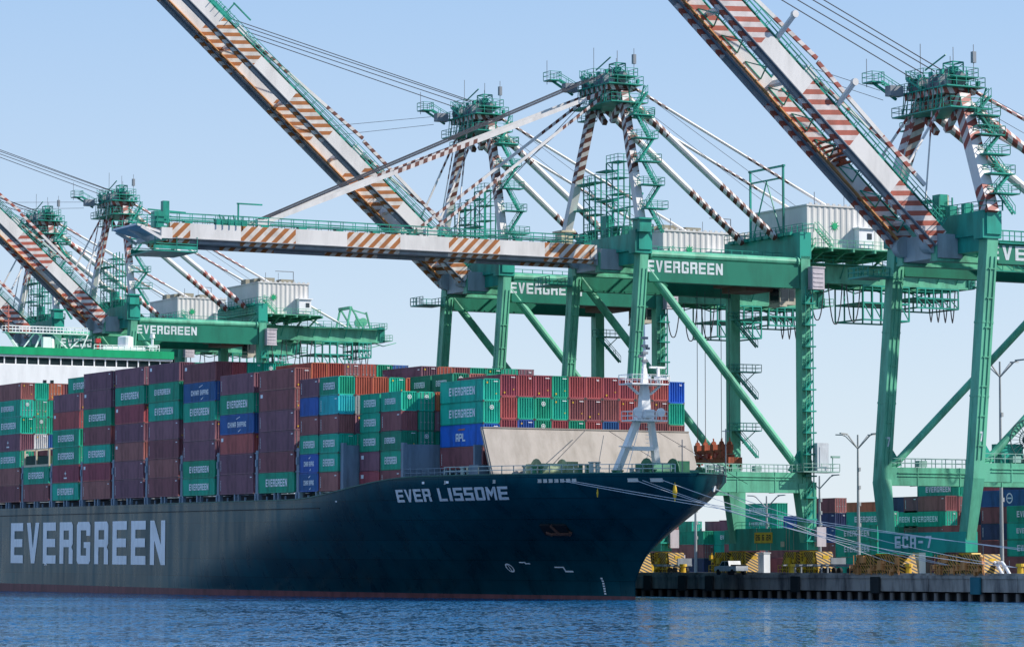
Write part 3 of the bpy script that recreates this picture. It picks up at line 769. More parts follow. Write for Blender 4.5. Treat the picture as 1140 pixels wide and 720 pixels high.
def cont_mesh(key, L, H, col, what):
    kk = (what, L, H, col)
    if kk in MESHES: return MESHES[kk]
    w = 2.438; fr = .13; mb = MB(); x0, x1, y0, y1 = -L / 2, L / 2, -w / 2, w / 2
    if what == 'panels':
        corr(mb, (x0 + fr, y0 + .02, .15), (1, 0, 0), (0, 0, 1), L - 2 * fr, H - .27, .32, .045, (0, -1, 0))
        corr(mb, (x1 - fr, y1 - .02, .15), (-1, 0, 0), (0, 0, 1), L - 2 * fr, H - .27, .32, .045, (0, 1, 0))
        corr(mb, (x1 - .01, y0 + fr, .15), (0, 1, 0), (0, 0, 1), w - 2 * fr, H - .27, .36, .10, (1, 0, 0))
        mb.face([(x0 + .05, y1 - fr, .15), (x0 + .05, y0 + fr, .15), (x0 + .05, y0 + fr, H - .12), (x0 + .05, y1 - fr, H - .12)])
        mb.face([(x0 + .02, y0 + .02, H - .03), (x1 - .02, y0 + .02, H - .03), (x1 - .02, y1 - .02, H - .03), (x0 + .02, y1 - .02, H - .03)])
        mb.face([(x0 + .02, y1 - .02, .12), (x1 - .02, y1 - .02, .12), (x1 - .02, y0 + .02, .12), (x0 + .02, y0 + .02, .12)])
    elif what == 'frame':
        for x in (x0 + fr / 2, x1 - fr / 2):
            for y in (y0 + fr / 2, y1 - fr / 2):
                mb.box((x, y, H / 2), (fr, fr, H - .24))
                mb.box((x, y, .06), (fr + .04, fr + .04, .12), 1); mb.box((x, y, H - .06), (fr + .04, fr + .04, .12), 1)
        for y in (y0 + .05, y1 - .05):
            mb.box((0, y, H - .06), (L - 2 * fr - .05, .09, .11)); mb.box((0, y, .09), (L - 2 * fr - .05, .09, .14))
        for x in (x0 + .06, x1 - .06):
            mb.box((x, 0, H - .06), (.11, w - 2 * fr - .05, .12)); mb.box((x, 0, .08), (.11, w - 2 * fr - .05, .15))
    elif what == 'door':                                             # double door with locking bars on the bow-facing end
        for k in (-1, 1):
            mb.bx(x1 - .035, x1 - .005, k * .015, k * (w / 2 - fr), .16, H - .13)
            for o in (.28, .82):
                mb.tube((x1 + .03, k * o, .1), (x1 + .03, k * o, H - .08), .028, 5, 1)
                mb.bx(x1 + .01, x1 + .06, k * o - .09, k * o + .16, 1.05, 1.13, 1)
            for i in range(3): mb.bx(x1 - .005, x1 + .012, k * .1, k * (w / 2 - fr - .08), .55 + i * (H - .9) / 2.6, .62 + i * (H - .9) / 2.6)
    me_o = mb.build(what, [CC[col] if col in CC else CAP, CASTING] if what != 'door' else [CC[col], STEEL], None, uv=False)
    me = me_o.data; bpy.data.objects.remove(me_o); MESHES[kk] = me
    return me
def logo_mesh(kind, L, H):
    kk = ('logo', kind, L, H)
    if kk in MESHES: return MESHES[kk]
    mb = MB(); y = -1.219 - .012; mats = [LETTER]
    def word(t, wd, h, x, z, gap=.22): text_on(mb, t, (x - wd / 2, y, z - h / 2), (1, 0, 0), (0, 0, 1), wd, h, gap)
    if kind == 'E': word('EVERGREEN', L * .60, H * .37, 0 + L * .01, H * .50)
    elif kind == 'e': word('EVERGREEN', L * .52, H * .30, 0 - L * .04, H * .52)
    elif kind == 'C':
        word('CHINA', L * .24, H * .26, -L * .14, H * .48); word('SHIPPING', L * .26, H * .26, L * .15, H * .48)
        for a, b in (((-.02, .76), (.10, .88)), ((.04, .12), (.12, .24))):
            x0, x1 = a[0] * L, b[0] * L; z0, z1 = a[1] * H, b[1] * H
            mb.face([(x0, y, z0), (x0 + .3, y, z0 - .05), (x1, y, z1 - .1), (x1, y, z1)])
    elif kind == 'A':
        word('APL', L * .22, H * .36, -L * .02, H * .42, .16)
        mb.face([(-L * .09, y, H * .74), (L * .07, y, H * .74), (L * .09, y, H * .82), (-L * .06, y, H * .80)], 1); mats = [LETTER, CC['O']]
    elif kind == 'm': word('NYK', 1, .4, 0, 0) if False else mb.face([(-L / 2 + .5, y, H - .95), (-L / 2 + 1.3, y, H - .95), (-L / 2 + 1.3, y, H - .45), (-L / 2 + .5, y, H - .45)])
    elif kind == 'v':                                               # vertical row of code characters near the aft post
        for i in range(7): mb.face([(-L / 2 + .45, y, H * .2 + i * .22), (-L / 2 + .6, y, H * .2 + i * .22), (-L / 2 + .6, y, H * .2 + i * .22 + .14), (-L / 2 + .45, y, H * .2 + i * .22 + .14)])
        mb.face([(L / 2 - 1.1, y, H - .55), (L / 2 - .5, y, H - .55), (L / 2 - .5, y, H - .42), (L / 2 - 1.1, y, H - .42)])
    elif kind == 's':                                               # small centred mark
        star(mb, (0, y, H * .52), (1, 0, 0), (0, 0, 1), .5, 0, 4, .3)
        mb.face([(-.7, y, H * .22), (.7, y, H * .22), (.7, y, H * .30), (-.7, y, H * .30)])
    elif kind == 'r':                                               # round ring mark
        c = Vector((L * .12, y, H * .5))
        for i in range(16):
            a0, a1 = math.pi * i / 8, math.pi * (i + 1) / 8
            mb.face([c + Vector((r * math.cos(a), 0, r * math.sin(a))) for r, a in ((.62, a0), (.85, a0), (.85, a1), (.62, a1))])
        mb.face([(c.x - .55, y, c.z - .1), (c.x + .55, y, c.z - .1), (c.x + .55, y, c.z + .12), (c.x - .55, y, c.z + .12)])
    o = mb.build('lettering', mats, None, uv=False); me = o.data; bpy.data.objects.remove(o); MESHES[kk] = me
    return me
def emblem_mesh(L, H, kind='star'):
    kk = ('emb', L, H, kind)
    if kk in MESHES: return MESHES[kk]
    mb = MB(); x = L / 2 + .075
    if kind in ('tag', 'tagb'):
        z0 = H * (.78 if kind == 'tag' else .14)
        mb.face([(x, -.75, z0), (x, -.55, z0), (x, -.55, z0 + .22), (x, -.75, z0 + .22)], 1); mb.face([(x, .6, H * .3), (x, .75, H * .3), (x, .75, H * .3 + .14), (x, .6, H * .3 + .14)], 1)
        mb.face([(x, .3, H * .86), (x, .9, H * .86), (x, .9, H * .89), (x, .3, H * .89)])
    elif kind == 'star':
        c = Vector((x, 0, H * .72))
        for i in range(14):
            a0, a1 = math.pi * i / 7, math.pi * (i + 1) / 7
            mb.face([c + Vector((0, r * math.cos(a), r * math.sin(a))) for r, a in ((.22, a0), (.30, a0), (.30, a1), (.22, a1))])
        star(mb, c, (0, 1, 0), (0, 0, 1), .2, 0, 4, .4)
    else:
        for j, (yy, ww) in enumerate(((.35, .5), (.42, .4))): mb.face([(x, yy, H - .40 - j * .14), (x, yy + ww * .8, H - .40 - j * .14), (x, yy + ww * .8, H - .34 - j * .14), (x, yy, H - .34 - j * .14)])
    o = mb.build('emblem', [LETTER, YELLOW], None, uv=False); me = o.data; bpy.data.objects.remove(o); MESHES[kk] = me
    return me
def child(name, me, root):
    o = bpy.data.objects.new(name, me); COL.objects.link(o); o.parent = root; return o
NCONT = [0]
# numbers of the containers no view of the place shows (buried in the stacks or behind the ship)
HIDDEN = {k for a, b in [(16, 16), (22, 23), (28, 30), (34, 35), (37, 38), (46, 46), (70, 70), (79, 79), (81, 81), (83, 83), (99, 99), (101, 101), (103, 103), (105, 105), (107, 107), (122, 123), (127, 127), (129, 130), (132, 133), (135, 136), (138, 139), (141, 142), (144, 144), (146, 146), (148, 148), (162, 162), (166, 166), (170, 170), (326, 326), (328, 331), (338, 409)] for k in range(a, b + 1)}
def container(Mx, L, H, col, logo=None, end='door', emblem=None, label='', group=''):
    NCONT[0] += 1
    if NCONT[0] in HIDDEN: return None
    root = empty('shipping_container', Mx)
    H = round(H - .03, 3)
    child('panels', cont_mesh(0, L, H, col, 'panels'), root)
    child('frame', cont_mesh(0, L, H, col, 'frame'), root)
    if end == 'door': child('door', cont_mesh(0, L, H, col, 'door'), root)
    if logo: child('lettering', logo_mesh(logo, L, H), root)
    if emblem: child('emblem', emblem_mesh(L, H, emblem), root)
    tag(root, label, 'container', group)
    return root
HC, SD = 2.90, 2.60
BAYS = {'Z': -139.3, 'A': -125.3, 'B': -111.2, 'C': -97.2, 'D': -83.2, 'E': -69.2, 'F': -55.1, 'G': -41.1, 'H': -27.1, 'I': -13.0, 'J': 1.0, 'K': 15.0, 'L': 29.0}
SHOW = {'Z': {0: '02468ac'}, 'A': {0: '02468ac', 1: '02468ac', 2: '2468ac', 3: '68ac'}, 'B': {0: '02', 1: '024', 2: '24'}, 'C': {0: '02468a', 1: '0ac'}, 'D': {0: '02468ac', 1: '0'},
 'E': {0: '02468ac'}, 'F': {0: '02468ac', 1: 'ac'}, 'G': {0: '02468ac', 1: 'ac', 2: 'ac', 3: 'ac', 4: 'c', 5: 'c'}, 'H': {0: '02468a'},
 'I': {0: '02468a', 1: 'ac', 2: 'ac', 3: 'ac', 4: 'ac', 5: 'ac', 6: 'c'}}
SHOW['J'] = {0: '0123456789ab', 1: '13579ab', 2: '79b', 3: '79b', 4: '79b', 5: '9bc', 6: '9bc', 7: 'bc', 8: 'bc', 9: 'bc', 10: 'c', 11: 'c'}
SHOW['K'] = {1: '0123456789', 2: '3579', 3: '3579', 4: '9ab', 5: 'b', 6: 'b', 7: 'b'}
SHOW['L'] = {3: '0246'}
for c in range(4, 15): SHOW['L'][c] = '246'
def tier_h(b, c):
    if b in 'JK' or (b == 'I' and c > 0): return [SD] * 7
    if b == 'G': return [SD, SD] + [HC] * 5
    return [HC] * 7
# outboard stacks, lowest tier first: colour then mark
SIDE = {'Z': 'Mv Mv GE Mv GE GE Mv', 'A': 'Mv Mv GE Ps GE GE Mv', 'B': 'Mv GE', 'C': 'GE Rs GE GE Rm Pv', 'D': 'Mv Rm GE Mv GE Pm Pv',
 'E': 'Pv Pv Mm Pv Rm GE Pv', 'F': 'Mv Mv Mv Pv GE GE Pm', 'G': 'GE GE Pv Pv GE BC Mm', 'H': 'Pv Pv Rm BC GE Pv', 'I': 'GE Mv Pv Pv Mm Mv'}
J0 = ['Bc BC GE Mv B- Pv', 'Mv GE GE Mv Tv GE']                      # aft and forward 20 ft stacks
K1 = ['Rm Pm GE GE GE', 'Mv GE ge Mv Ge']
L3 = 'Mv AA GE GE'
LTOP = {6: 'GRRRGRRRRMR', 4: 'ORGGGMMMRMM', 2: 'GRBGRGRBRMM'}
TIERN = ['lowest', 'second', 'third', 'fourth', 'fifth', 'sixth', 'seventh']
BAYN = {'Z': 'stack cut by the left edge', 'A': 'first side stack from the left', 'B': 'low second side stack from the left', 'C': 'third side stack from the left', 'D': 'fourth side stack from the left',
 'E': 'fifth side stack from the left', 'F': 'sixth side stack from the left', 'G': 'seventh side stack from the left', 'H': 'eighth side stack from the left', 'I': 'ninth side stack from the left'}
COLN = ['outermost', 'second', 'third', 'fourth', 'fifth', 'sixth', 'seventh', 'eighth', 'ninth', 'tenth', 'eleventh', 'twelfth', 'thirteenth', 'fourteenth', 'fifteenth']
LOGON = {'E': ' with white lettering', 'e': ' with small lettering', 'C': ' with two-word lettering', 'A': ' with three-letter mark', 'm': ' with corner patch', 'v': '', 's': ' with star mark', 'r': ' with a white ring mark', '-': '', 'c': '', None: ''}
FORCED = {('A', 1, 12): 'G', ('A', 2, 12): 'O', ('A', 3, 12): 'M', ('A', 1, 10): 'G', ('A', 2, 10): 'G', ('A', 1, 8): 'G', ('A', 2, 8): 'G', ('A', 1, 6): 'W', ('A', 2, 6): 'B', ('C', 1, 12): 'GE',
 ('F', 1, 12): 'G', ('G', 1, 12): 'R', ('G', 2, 12): 'G', ('G', 3, 12): 'G', ('G', 4, 12): 'G', ('G', 5, 12): 'G',
 ('I', 1, 12): 'O', ('I', 2, 12): 'O', ('I', 3, 12): 'M', ('I', 4, 12): 'O', ('I', 5, 12): 'G', ('I', 6, 12): 'B',
 ('J', 1, 11): 'O', ('J', 2, 11): 'O', ('J', 3, 11): 'G', ('J', 4, 11): 'O', ('J', 1, 9): 'Y', ('J', 2, 9): 'P', ('J', 3, 9): 'P', ('J', 1, 7): 'P', ('J', 2, 7): 'P', ('J', 1, 5): 'G', ('J', 5, 12): 'Pv', ('J', 6, 12): 'O', ('J', 7, 12): 'M', ('J', 8, 12): 'G', ('J', 9, 12): 'G', ('J', 10, 12): 'G',
 ('K', 2, 9): 'G', ('K', 3, 9): 'O', ('K', 4, 11): 'ge', ('K', 4, 10): 'ge', ('K', 2, 7): 'g', ('K', 3, 7): 'P', ('K', 2, 5): 'g', ('K', 3, 5): 'g'}
rnd = random.Random(11)
for b, cols in SHOW.items():
    x0 = BAYS[b]
    for c, ts in cols.items():
        hs = tier_h(b, c); side = None
        for ch in ts:
            code = int(ch, 16); t, k = code // 2, code % 2
            twin = b in 'JK' and not (b == 'J' and t == 6)
            if c == 0 and b in SIDE: spec = SIDE[b].split()[t]
            elif b == 'J' and c == 0: spec = J0[k].split()[t]
            elif b == 'K' and c == 1: spec = K1[k].split()[t]
            elif b == 'L' and c == 3: spec = L3.split()[t]
            elif b == 'L' and c == 14: spec = {2: 'M', 4: 'G', 6: 'A'}[code]
            elif b == 'L': spec = LTOP[code][c - 3]
            elif (b, c, code) in FORCED: spec = FORCED[(b, c, code)]
            else: spec = rnd.choice('MMMPGGRGO')
            col = spec[0]; lg = spec[1] if len(spec) > 1 and spec[1] != '-' else None
            if lg == 'c': lg = 'C'
            if b == 'L' and c == 3 and t == 2: pass
            if b in 'ADF' and lg == 'E' and t % 2: lg = 'e'
            base = 14.45
            if b == 'L': base = 17.05 + (0 if c == 3 else (.3 if c == 14 else .6))
            z = base + sum(hs[:t]) - (.9 if b == 'J' and c >= 5 else 0)
            L = 6.06 if twin else 12.19
            xc = x0 + k * 6.5 + L / 2 if twin else x0 + 6.095
            yc = c * 2.54 + 1.22 + rnd.uniform(-.02, .02)
            emb = None
            if col in 'Gg' and rnd.random() < .3: emb = 'star'
            elif rnd.random() < .55: emb = rnd.choice(('code', 'tag', 'tagb'))
            endt = 'door' if rnd.random() < .25 and b != 'L' else 'wall'
            tn = TIERN[t]
            if c == 0 and b in SIDE:
                top = len(SIDE[b].split()) - 1
                lab = '%s container%s, %s in the %s' % (CNAME[col], LOGON[lg], 'topmost' if t == top else tn, BAYN[b])
            elif b == 'J' and c == 0: lab = 'short %s container%s, %s in the %s of the paired short stacks' % (CNAME[col], LOGON[lg], tn, 'left' if k == 0 else 'right')
            elif b == 'K' and c == 1: lab = 'short %s container%s, %s in %s short stack above ship name' % (CNAME[col], LOGON[lg], tn, 'left' if k == 0 else 'right')
            elif b == 'L' and c == 3: lab = '%s container%s, %s at the left corner of the foremost bay' % (CNAME[col], LOGON[lg], tn)
            elif b == 'L' and c == 14: lab = '%s container, %s tier of the lone column right of the foremast' % (CNAME[col], tn)
            elif b == 'L': lab = '%s container end above the breakwater, %s tier, %s column from left' % (CNAME[col], tn, COLN[c - 3].replace('outermost', 'first'))
            else: lab = '%s container end, %s tier, %s row inboard, %s' % (CNAME[col], tn, COLN[c], {'A': 'behind the flat rack', 'B': 'under the flat rack', 'C': 'third bay', 'D': 'fourth bay', 'F': 'sixth bay', 'G': 'seventh bay', 'H': 'eighth bay', 'I': 'ninth bay', 'J': 'paired short bay', 'K': 'bay above ship name'}.get(b, 'at the left edge')) + (', aft half' if twin and k == 0 else '')
            container(SHIP @ Matrix.Translation((xc, yc, z)), L, hs[t], col, lg, endt, emb, lab, 'containers stacked aboard the ship')
# beige open flat rack standing on the low second stack
fr = empty('flat_rack', SHIP @ Matrix.Translation((-105.1, 1.22, 14.45 + 5.8)))
tag(fr, 'beige open flat rack with tall end posts on top of the low second stack', 'flat rack')
mb = MB(); mb.bx(-6.1, 6.1, -1.2, 1.2, 0, .35); mb.build('base', CREAM, fr)
for x in (-6, -.3, 5.9):
    mb = MB(); mb.bx(x - .1, x + .2, -1.2, -.95, .35, 3.0); mb.bx(x - .1, x + .2, .95, 1.2, .35, 3.0); mb.bx(x - .1, x + .2, -1.2, 1.2, 2.8, 3.0); mb.build('end_post', CREAM, fr)
mb = MB(); mb.bx(-5.6, -.8, -1.0, 1.0, .4, 1.9); mb.bx(.3, 5.5, -1.0, 1.0, .4, 1.7); mb.build('covered_cargo', paint('dark_tarpaulin', (.02, .06, .04), .8), fr)
mb = MB(); mb.bx(-6, 6, -1.2, -1.1, 2.85, 3.0); mb.build('top_rail', CREAM, fr)

# ---------------------------------------------------------------- ship-to-shore cranes
# crane local axes: x along the quay (towards the bow), y inland from the waterside rail, z up from the quay
def build_crane(name, uc, label, style, boom_deg, boom_len, zt, za, mats, text='EVERGREEN', house_y=(32.5, 49), reach=66.0, sill_text=None, brace_rev=False, trolley_y=27.0, detail=1):
    """zt: top of the tie beams (absolute), za: apex height (absolute)"""
    ST_BOOM, ST_LEG = mats
    root = empty(name, frame(uc, CRV, GZ))
    tag(root, label, 'crane', 'ship-to-shore gantry cranes on the quay')
    zo = -GZ
    def out(mb, n, m, par=None, smooth=False): return mb.build(n, m, par or root, zo, smooth=smooth)
    B = 9.8; Y1 = 30.5; lean = 2.6
    def wsy(z): return lean * (z - 14) / (zt - 14) if z > 14 else 0.0
    five = style == 'B'
    zs0, zs1 = (5.9, 8.4) if five else (6.6, 9.9)                     # sill beams
    zp0, zp1 = (14.4, 16.7) if five else (15.0, 18.0)                # portal beams
    tb0 = zt - (2.6 if five else 3.6)
    # legs
    for sx in (-1, 1):
        x = sx * B
        m = MB()
        if five:
            m.beam((x - sx * 1.6, -0.1, zs1 - 2.0), (x, wsy(zp0 + 1), zp0 + .6), 1.6, 1.3, 0, (0, 1, 0), w2=1.8, h2=1.7)
        else:
            m.beam((x, 0.6, zs0 + .2), (x, 0, zp0 + 1.5), 1.7, 1.3, 0, (0, 1, 0), w2=1.75, h2=3.0)
        m.beam((x, wsy(zp0 + .5), zp0 + .3), (x, wsy(zt + 2.6), zt + 2.6), 1.7, 1.4 if not five else 1.6, 0, (0, 1, 0))
        for z in (zp1 + 8, zp1 + 17): m.beam((x, wsy(z), z), (x, wsy(z + .25), z + .25), 1.78, 1.48 if not five else 1.68, 0, (0, 1, 0))
        l = out(m, 'leg', CGP)
        if five:
            mb = MB(); text_on(mb, '7', (x + .88, wsy(zp1 + 3) - .35, zp1 + 2.6), (0, 1, 0), (0, 0, 1), .7, 1.2, .2); out(mb, 'lettering', CLETTER, l)
        m = MB()
        m.beam((x, Y1 + .7, zs0 + .2), (x, Y1, zp0 + 1.5), 1.8, 1.5, 0, (0, 1, 0), w2=1.8, h2=3.2)
        m.beam((x, Y1, zp0 + .3), (x, Y1, zt + 1.0), 1.6, 1.6, 0, (0, 1, 0))
        l = out(m, 'leg', CGP)
        if sx == 1 or True:
            # caged ladder with landings on the landside leg, seen on the bow-facing side
            mb = MB(); xx = x + .85
            if sx == 1:
                mb.beam((xx + .75, Y1 - .6, zs0), (xx + .75, Y1 - .6, tb0), .07, .07); mb.beam((xx + .75, Y1 + .6, zs0), (xx + .75, Y1 + .6, tb0), .07, .07)
                mb.beam((xx + .1, Y1 + 1.1, zs0), (xx + .1, Y1 + 1.1, tb0), .12, .12)
                z = zs0 + 1.2
                while z < tb0:
                    mb.bx(xx, xx + .85, Y1 - .75, Y1 + 1.15, z, z + .22); mb.stair((xx + .4, Y1 - .5, z), (xx + .4, Y1 + .7, z + 1.5), .5)
                    z += 3.2 if not five else 4.0
                out(mb, 'ladder_tower', CG)
            else:
                for z in (zp1 + 7, zp1 + 16, zp1 + 24):
                    mb.platform(x + .9, x + 2.6, Y1 - 1.5, Y1 + 3.5, z, 1.1); mb.stair((x + 1.8, Y1 + 3.2, z - 4.2), (x + 1.8, Y1 - 1.0, z), .6)
                    mb.beam((x + .9, Y1 + 1, z - 2.0), (x + 2.4, Y1 + 2.5, z - .1), .12, .12)
                out(mb, 'landing', CG)
    # sills and portal beams
    for y in (0.0, Y1):
        m = MB(); yy = y + (.7 if y > 0 else (0 if five else .5))
        bb = B - (0.6 if five and y == 0 else 0)
        m.bx(-bb - (1.2 if not five else 0), bb + (1.2 if not five else 0), yy - .9, yy + .9, zs0, zs1)
        m.rail([(-bb, yy - .8, zs1), (bb, yy - .8, zs1)], 1.0, 2.4) if not (five and y == 0) else None
        s = out(m, 'sill_beam', CG)
        if sill_text and y == 0:
            mb = MB(); text_on(mb, sill_text, (-5.6, yy - .93, zs0 + .55), (1, 0, 0), (0, 0, 1), 7.8, 1.5, .3); out(mb, 'lettering', CLETTER, s)
        if not five and y > 0:
            mb = MB(); mb.bx(-3.6, 1.4, yy - .98, yy - .92, zs0 + 1.1, zs0 + 2.7); sg = out(mb, 'sign', YELLOW, s)
            mb = MB(); text_on(mb, '26 6.2A', (-3.2, yy - .99, zs0 + 1.5), (1, 0, 0), (0, 0, 1), 4.2, .85, .25); out(mb, 'lettering', DARK, sg)
            mb = MB()
            for xk in (-3.0, .9, 5.2, 6.0, 7.2): mb.bx(xk, xk + .06, yy - .96, yy - .92, zs0 - .1, zs1 + .05)
            mb.bx(3.7, 4.7, yy - .97, yy - .93, zs0 + .5, zs0 + 1.3); out(mb, 'conduit', CREAM, s)
    for sx in (-1, 1):
        m = MB(); m.bx(sx * B - .8, sx * B + .8, .9, Y1 - .9, zp0, zp1); p = out(m, 'portal_beam', CGP)
        m = MB(); m.rail([(sx * B + .7, 1.0, zp1), (sx * B + .7, Y1 - 1, zp1)], 1.15, 1.6, .05); m.rail([(sx * B - .7, 1.0, zp1), (sx * B - .7, Y1 - 1, zp1)], 1.15, 1.6, .05)
        for k in (6, 14, 22): m.box((sx * B + .3, k, zp1 + .5), (.8, 1.2, .8))
        if sx == 1:
            m.platform(B - 1, B + 2.6, Y1 - 1.8, Y1 + 4.6, zp1 + .2, 1.1); m.tube((B + 1, Y1 + 4.4, zp1 + .2), (B + 1, Y1 + 4.4, zp1 + 2.4), .08, 6); m.box((B + 1, Y1 + 4.9, zp1 + 2.4), (.5, 1.4, .3))
        out(m, 'walkway', paint('rail_pale_green', (0.25, 0.42, 0.35), .5), p)
        if sx == 1 and not five:
            m = MB(); m.bx(B + 1.0, B + 2.2, Y1 + .9, Y1 + 2.9, zp1 + .3, zp1 + 4.4); m.bx(B + 2.2, B + 2.26, Y1 + 1.3, Y1 + 2.5, zp1 + .8, zp1 + 3.8); out(m, 'elevator_car', paint('cab_grey_white', (.55, .58, .6), .4), root)
            m = MB(); m.bx(B + .95, B + 2.2, Y1 + .3, Y1 + 2.4, zt - 3.9, zt - .8); m.bx(B + .9, B + 2.3, Y1 + .2, Y1 + 2.5, zt - .8, zt - .6); m.bx(B + .9, B + 2.3, Y1 + .2, Y1 + 2.5, zt - 4.0, zt - 3.9)
            for k_ in range(4): m.bx(B + 2.2, B + 2.27, Y1 + .5, Y1 + 2.2, zt - 3.6 + k_ * .65, zt - 3.45 + k_ * .65); m.bx(B + 1.1 + k_ * .28, B + 1.2 + k_ * .28, Y1 + .22, Y1 + .3, zt - 3.7, zt - 1.1)
            out(m, 'electric_cabinet', paint('cabinet_pale', (.5, .45, .47), .45), root)
            m = MB(); m.bx(B + .95, B + 2.0, Y1 + .9, Y1 + 2.5, zs0 + .5, zs0 + 3.4); out(m, 'electric_cabinet', paint('cabinet_pale', (.5, .45, .47), .45), root)
            m = MB(); m.bx(B + .95, B + 2.4, Y1 + .8, Y1 + 3.4, zs0 + .3 - 2.6, zs0 - .6); out(m, 'electric_cabinet', paint('cabinet_pale', (.5, .45, .47), .45), root)
    for sx in (-1, 1):
        m = MB(); x = sx * B
        for k in range(4): m.bx(x - .86, x + .86, 5 + k * 6.6, 5.18 + k * 6.6, zp0 - .06, zp1 + .03)
        m.bx(x + .8, x + .92, 2.0, Y1 - 2, zp1 - .75, zp1 - .62); m.bx(x + .8, x + .9, 2.0, Y1 - 2, zp1 - 1.15, zp1 - 1.07)
        out(m, 'flange_and_cable_run', CGP)
        m = MB()
        for o_ in (-.3, .35): m.beam((x + .92, wsy(zp1) + o_, zp1 + .4), (x + .92, wsy(zt) + o_, zt - 2), .09, .12, 0, (0, 1, 0))
        m.beam((x - .3, wsy(zp1) - .8, zp1), (x - .3, wsy(zt) - .8, zt - 2), .12, .12, 0, (0, 1, 0))
        for k in range(7): z_ = zp1 + 2 + k * 3.6; m.bx(x + .85, x + 1.0, wsy(z_) - .45, wsy(z_) + .5, z_, z_ + .12)
        out(m, 'cable_conduit', CGP)
    # diagonal braces
    for sx in (-1, 1):
        m = MB()
        if brace_rev: m.tube((sx * B, 1.2, zp1 - .4), (sx * B, Y1 - 1.0, tb0 + .2), .48, 12)
        else: m.tube((sx * B, lean + .8, tb0 + 1.8), (sx * B, Y1 - .9, zp1 + .4), .6, 12)
        out(m, 'brace', CGP, smooth=True)
        m = MB()
        if not brace_rev: m.beam((sx * B, Y1 - 1.6, zp1), (sx * B, Y1 - .8, zp1 + 3.2), .5, 2.4, 0, (0, 1, 0), h2=.4)
        else: m.beam((sx * B, wsy(zp1) + 1.6, zp1 - .1), (sx * B, wsy(zp1) + .6, zp1 + 3.0), .5, 2.6, 0, (0, 1, 0), h2=.4)
        out(m, 'gusset', CG)
    # tie beams with lettering, tube on top
    for sx in (-1, 1):
        x = sx * B
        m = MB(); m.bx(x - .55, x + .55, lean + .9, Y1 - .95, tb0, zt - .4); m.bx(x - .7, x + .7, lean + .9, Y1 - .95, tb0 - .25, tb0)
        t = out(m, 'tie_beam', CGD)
        m = MB()
        if not five: m.tube((x + .1, lean + .6, zt + .15), (x + .1, Y1 - .6, zt + .15), .62, 12); m.disc((x + .1, lean + 1.2, zt + .1), (0, 1, 0), .85, .25, 14); m.disc((x + .1, Y1 - 1.2, zt + .1), (0, 1, 0), .85, .25, 14)
        else: m.rail([(x + .5, lean + 1, zt), (x + .5, Y1, zt)], 1.3, 1.8, .06); m.bx(x - .7, x + .9, lean + 1, Y1, zt - .35, zt - .2)
        out(m, 'top_tube' if not five else 'walkway', CGP if not five else CG, t, smooth=False)
        if sx == 1 and text:
            mb = MB()
            if five: text_on(mb, text, (x + .58, 2.2, tb0 + .25), (0, 1, 0), (0, 0, 1), 17.5, 1.75, .3)
            else: text_on(mb, text, (x + .58, 3.2, tb0 + 1.15), (0, 1, 0), (0, 0, 1), 12.9, 1.7, .22)
            out(mb, 'lettering', CLETTER, t)
    # cross beams at leg tops
    m = MB(); m.bx(-B - 1.2, B + 1.2, lean - 1.1, lean + 1.1, zt + .7, zt + (3.2 if not five else 3.6)); m.bx(-B + .9, B - .9, lean - .7, lean + .7, zt - 1.2, zt + .7)
    m.bx(B - .9, B + 1.0, lean - 1.6, lean + 1.2, zt + .2, zt + 3.6)
    c1 = out(m, 'cross_beam', CG)
    m = MB(); zc = zt + (3.2 if not five else 3.6)
    m.rail([(-B - 1.5, lean - 1.2, zc), (B + 1.2, lean - 1.2, zc), (B + 1.2, lean + 1.3, zc)], 1.2, 1.5, .055); m.rail([(-B - 1.5, lean + 1.2, zc), (B + 1.2, lean + 1.2, zc)], 1.2, 1.5, .055)
    for x in (-7, -4.5, 2.2, 5.5): m.box((x, lean, zc + .7), (.9, 1.2, 1.3))
    out(m, 'walkway', CG, c1)
    m = MB(); m.bx(-B - .8, B + .8, Y1 - 1.0, Y1 + 1.0, zt + .6, zt + 4.6); m.bx(-B + .9, B - .9, Y1 - .7, Y1 + .7, zt - 1.2, zt + .6)
    c2 = out(m, 'cross_beam', CG)
    m = MB(); zc2 = zt + 4.6; m.rail([(-B - .8, Y1 - 1, zc2), (B + 1.5, Y1 - 1, zc2), (B + 1.5, Y1 + 1, zc2)], 1.2, 1.5, .055); m.rail([(-B - .8, Y1 + 1, zc2), (B + 1.5, Y1 + 1, zc2)], 1.2, 1.5, .055)
    for k in range(9): m.box((-8 + k * 2, Y1 - 1.3, zc2 - .1), (1.4, .5, .5))
    out(m, 'walkway', CG, c2)
    # trolley girders running back over the yard, with the platform below the house
    zg0, zg1 = zt - 1.9, zt + .7
    for sx in (-1, 1):
        m = MB(); m.bx(sx * 3.6 - .55, sx * 3.6 + .55, -1.2, reach - 1.0, zg0, zg1 - (.8 if five else 0)); m.bx(sx * 3.6 - .75, sx * 3.6 + .75, -1.2, reach - 1, zg0 - .3, zg0)
        y = 34.0
        while y < reach - 2: m.beam((sx * 3.6, y, zg0 - .1), (sx * 3.6, y + 3, zg0 - .9), .16, .16); m.beam((sx * 3.6, y + 3, zg0 - .9), (sx * 3.6, y + 6, zg0 - .1), .16, .16); y += 6
        g = out(m, 'trolley_girder', CGP)
        m = MB(); x = sx * 5.4; m.bx(min(sx * 4.3, x), max(sx * 4.3, x), 2.0, reach, zg1 - .12, zg1); m.rail([(x, 4.5, zg1), (x, reach, zg1)], 1.15, 1.8, .055)
        k = 5.0
        while k < reach - 1: m.beam((x, k, zg1 - .1), (sx * 4.1, k, zg0 + .4), .12, .12); k += 3.6
